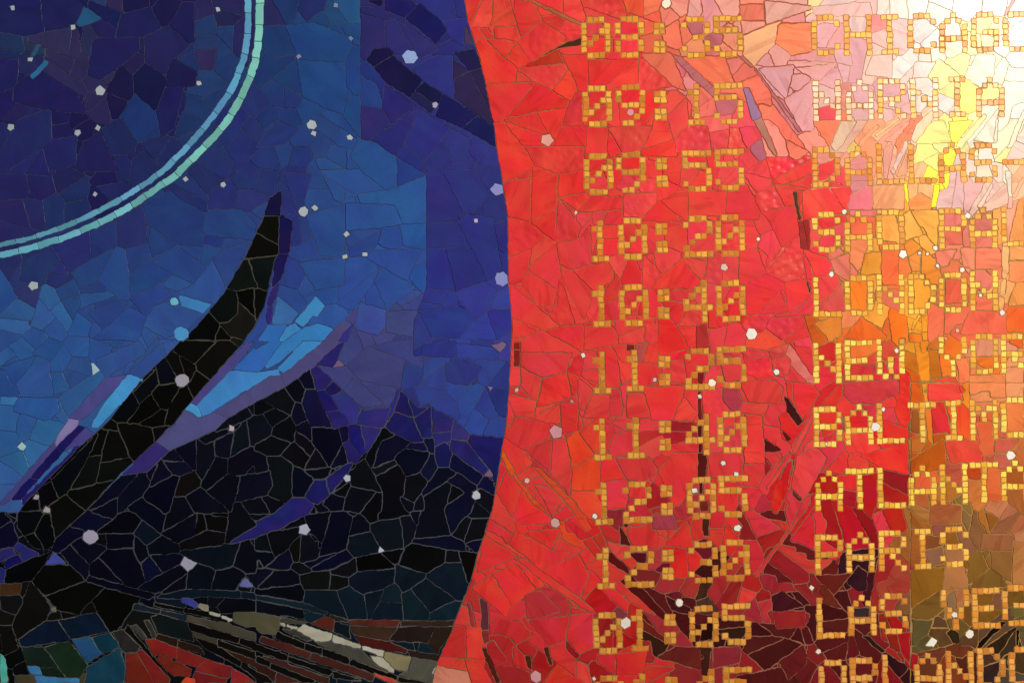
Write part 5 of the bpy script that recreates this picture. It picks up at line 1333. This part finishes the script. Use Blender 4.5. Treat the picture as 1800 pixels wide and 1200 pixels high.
XA, XB, ZA, ZB = (-MX - 900) * S, (1800 + MX - 900) * S, (600 - 1200 - MY) * S, (600 + MY) * S
wall = link('wall', box_mesh('wall', XA - .02, XB + .02, .014, .16, ZA - .02, ZB + .02, grout_material('plain_wall', '8c8880')))
wall['kind'] = 'structure'

mural = bpy.data.objects.new('mosaic_mural', None); sc.collection.objects.link(mural)
mural.location = (0, 0, 0)
mural['label'] = 'glass and ceramic mosaic mural, blue night field left, red and gold departure lettering right'
mural['category'] = 'mosaic'

PARTS = {
 1: ('night_sky', '44465c', M_BLUE, 'large blue and indigo tiles around the pale ring'),
 2: ('dark_hill', '484a52', M_DARK, 'near black tiles with pale joints below the purple ribbon'),
 3: ('black_blade', '484840', M_DARK, 'long curved black blade crossing the blue field'),
 5: ('feather_edge', '5c5a72', M_BLUE, 'indigo and violet strips edging the black blade'),
 6: ('blue_feather', '55607c', M_BLUE, 'bright sky blue feather strips right of the black blade'),
 7: ('purple_ribbon', '5c5870', M_BLUE, 'dusty purple ribbon sweeping above the dark tiles'),
 8: ('striped_wing', '625c50', M_DARK, 'black, brown and white striped wing along the bottom edge'),
 9: ('pale_ring', '2c4258', M_RING, 'pale turquoise double ring cut from short bars'),
 4: ('red_field', 'a2543c', M_RED, 'bright red tiles behind the times'),
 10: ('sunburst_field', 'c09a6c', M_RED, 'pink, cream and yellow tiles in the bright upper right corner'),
 11: ('amber_field', '9a7440', M_RED, 'orange, amber and brown tiles on the right'),
 12: ('ember_field', '8a5a46', M_RED, 'red darkening to maroon tiles at the lower middle'),
}
# beds: the mortar each part is set in
bed_loops = outlines(np.pad(part_map.astype(np.int32)[1:-1, 1:-1], 1))
part_obj = {}
def group_loops(loops, min_area, tol):
    outer, holes = [], []
    for lp in loops:
        a = area2(lp)
        if abs(a) < min_area: continue
        q = dp(lp, tol)
        if len(q) < 3: continue
        (outer if a > 0 else holes).append((abs(a), q))
    res = []
    for a, o in outer:
        mn, mx = o.min(0), o.max(0)
        res.append([o, []])
    for a, h in sorted(holes, key=lambda q: -q[0]):
        bestk, ba = None, 1e18
        for k, (o, hs) in enumerate(res):
            mn, mx = o.min(0), o.max(0)
            if (mn <= h.min(0) + 1).all() and (mx >= h.max(0) - 1).all():
                A = abs(area2(o))
                if A < ba and A > a: bestk, ba = k, A
        if bestk is not None: res[bestk][1].append(h)
    return res
def metric(o, hs):
    """px loops -> metre loops with counter-clockwise outer (seen from the front)"""
    L = [to_m(o)] + [to_m(h) for h in hs]
    if area2(L[0]) < 0: L[0] = L[0][::-1]
    L[1:] = [l[::-1] if area2(l) > 0 else l for l in L[1:]]
    return L
for pid, (name, gcol, mat, label) in PARTS.items():
    mb = MB()
    for o, hs in group_loops(bed_loops.get(pid, []), 12, .8):
        mb.slab(metric(o, hs), -.013, 0.0, .00004)
    ob = link(name, mb.mesh(name, grout_material(name + '_mortar', gcol)), mural)
    ob['label'] = label
    part_obj[pid] = ob
# glyph beds
gl = outlines(np.pad(let_bed[1:-1, 1:-1], 1))
WORD = {'-': 'dash', ':': 'colon'}
glyph_obj = {}
M_GB = grout_material('lettering_mortar', 'b07a40')
ordn = ['first', 'second', 'third', 'fourth', 'fifth', 'sixth', 'seventh', 'eighth', 'ninth', 'tenth', 'eleventh']
for g, (ch, who, ids, pos) in enumerate(letters, 1):
    mb = MB()
    for o, hs in group_loops(gl.get(g, []), 12, .8):
        mb.slab(metric(o, hs), -.001, .0005, .00004)
    if not mb.v: continue
    kind = 'colon' if ch == ':' else 'dash' if ch == '-' else 'digit' if ch.isdigit() else 'letter'
    ob = link(kind, mb.mesh(kind, M_GB), mural)
    glyph_obj[g] = ob

# tiles
loops = outlines(E)
bucket = {}                                              # parent object name -> list of (area, tile)
for l, lps in loops.items():
    t = tiles[l // 2 - 1]
    gold = t['part'] == 'glyph'; chip = t['part'] == 'star_chip'
    for o, hs in group_loops(lps, 16 if not gold else 30, 1.15):
        a = abs(area2(o))
        L = metric(o, hs)
        c = L[0].mean(0)
        px = int((c[0] / S + 900 + MX) * Q); py = int((600 - c[1] / S + MY) * Q)
        if gold: par = glyph_obj[t['glyph']]
        elif chip: par = mural
        else: par = part_obj[int(part_map[min(max(py, 0), H - 1), min(max(px, 0), W - 1)])]
        if t['part'] in POLY_PARTS: par = part_obj[POLY_PARTS[t['part']]]
        elif t['part'] in ('night_sky', 'dark_hill', 'black_blade'): par = part_obj[{'night_sky': 1, 'dark_hill': 2, 'black_blade': 3}[t['part']]]
        bucket.setdefault(par.name, []).append((a, L, t, par, c))
MATS = {'glyph': M_GOLD, 'star_chip': M_CHIP, 'red_field': M_RED, 'pale_ring': M_RING, 'dark_hill': M_DARK, 'black_blade': M_DARK, 'striped_wing': M_DARK}
LIMIT = 298
def put(mb, L, t, a):
    j = random.uniform(.97, 1.03)
    c = t['col']; pt = t['part']
    k = .86
    if pt == 'glyph': k = .90 if L[0][0, 0] < (1400 - 900) * S else .98
    elif pt in ('night_sky', 'feather_edge', 'blue_feather', 'purple_ribbon'): k = 1.14; c = (c[0] * .95, c[1], c[2])
    elif pt == 'red_field':
        if c[0] > .78 and c[1] < .36:                    # the scarlet sheet glass is one batch
            c = (.65 * c[0] + .35 * .895, .75 * c[1] + .25 * .205, .75 * max(c[2], .88 * c[1] if c[1] < .27 else 0) + .25 * .200)
            j = random.uniform(.91, 1.07)
        elif max(c) < .55: k = 1.12
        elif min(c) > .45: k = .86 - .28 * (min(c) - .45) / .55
    if pt == 'red_field' and c[0] > .8 and c[2] > c[1] + .02 and c[1] > .5: c = (c[0] * 1.02, c[1], c[2] * .94)
    if pt == 'red_field' and c[0] < .5 and c[1] > .72 * c[0]: c = (c[0] * 1.04, c[1] * .9, c[2])
    if pt == 'red_field' and c[1] > .82 and c[2] < .8 * c[0]: c = (c[0], c[1], c[2] * .82)
    col = tuple(min(.85, v * j) for v in lin(c, k))
    small = a < 500
    k = .010 if not small else .022
    ext = max(float(np.ptp(L[0][:, 0])), float(np.ptp(L[0][:, 1])), .004)
    k = min(k, .0004 / ext)                              # corners of a large piece stay proud of the mortar
    tilt = (max(-k, min(k, random.gauss(0, k))), max(-k, min(k, random.gauss(0, k))))
    front = max(.0005, random.gauss(.0010, .00022))
    if t['part'] == 'glyph': front = random.gauss(.0011, .00012)
    if t['part'] == 'star_chip': front += .0005
    if t['part'] in ('pale_ring',): front += .0003
    rip = t['rip'] * 1.4
    if pt == 'red_field' and t['col'][0] > .75 and t['col'][1] < .35 and not rip and a > 1500 and random.random() < .07: rip = 1.0
    mb.slab(L, -.0004, front, .00032, col, random.random(), rip, tilt)
for name, lst in bucket.items():
    lst.sort(key=lambda q: -q[0])
    par = lst[0][3]
    for a, L, t, _, c in lst[:LIMIT]:
        mb = MB(); put(mb, L, t, a)
        nm = 'star_chip' if t['part'] == 'star_chip' else 'tile'
        ob = link(nm, mb.mesh(nm, MATS.get(t['part'], M_BLUE), c), par)
        ob.location = (c[0], 0, c[1])
    if len(lst) > LIMIT:
        mb = MB()
        for a, L, t, _, c in lst[LIMIT:]: put(mb, L, t, a)
        ob = link('tile_fragments', mb.mesh('tile_fragments', MATS.get(lst[0][2]['part'], M_BLUE)), par)
        ob['kind'] = 'stuff'
print('tiles', {k: len(v) for k, v in bucket.items() if len(v) > 60}, 'total', sum(len(v) for v in bucket.values()))
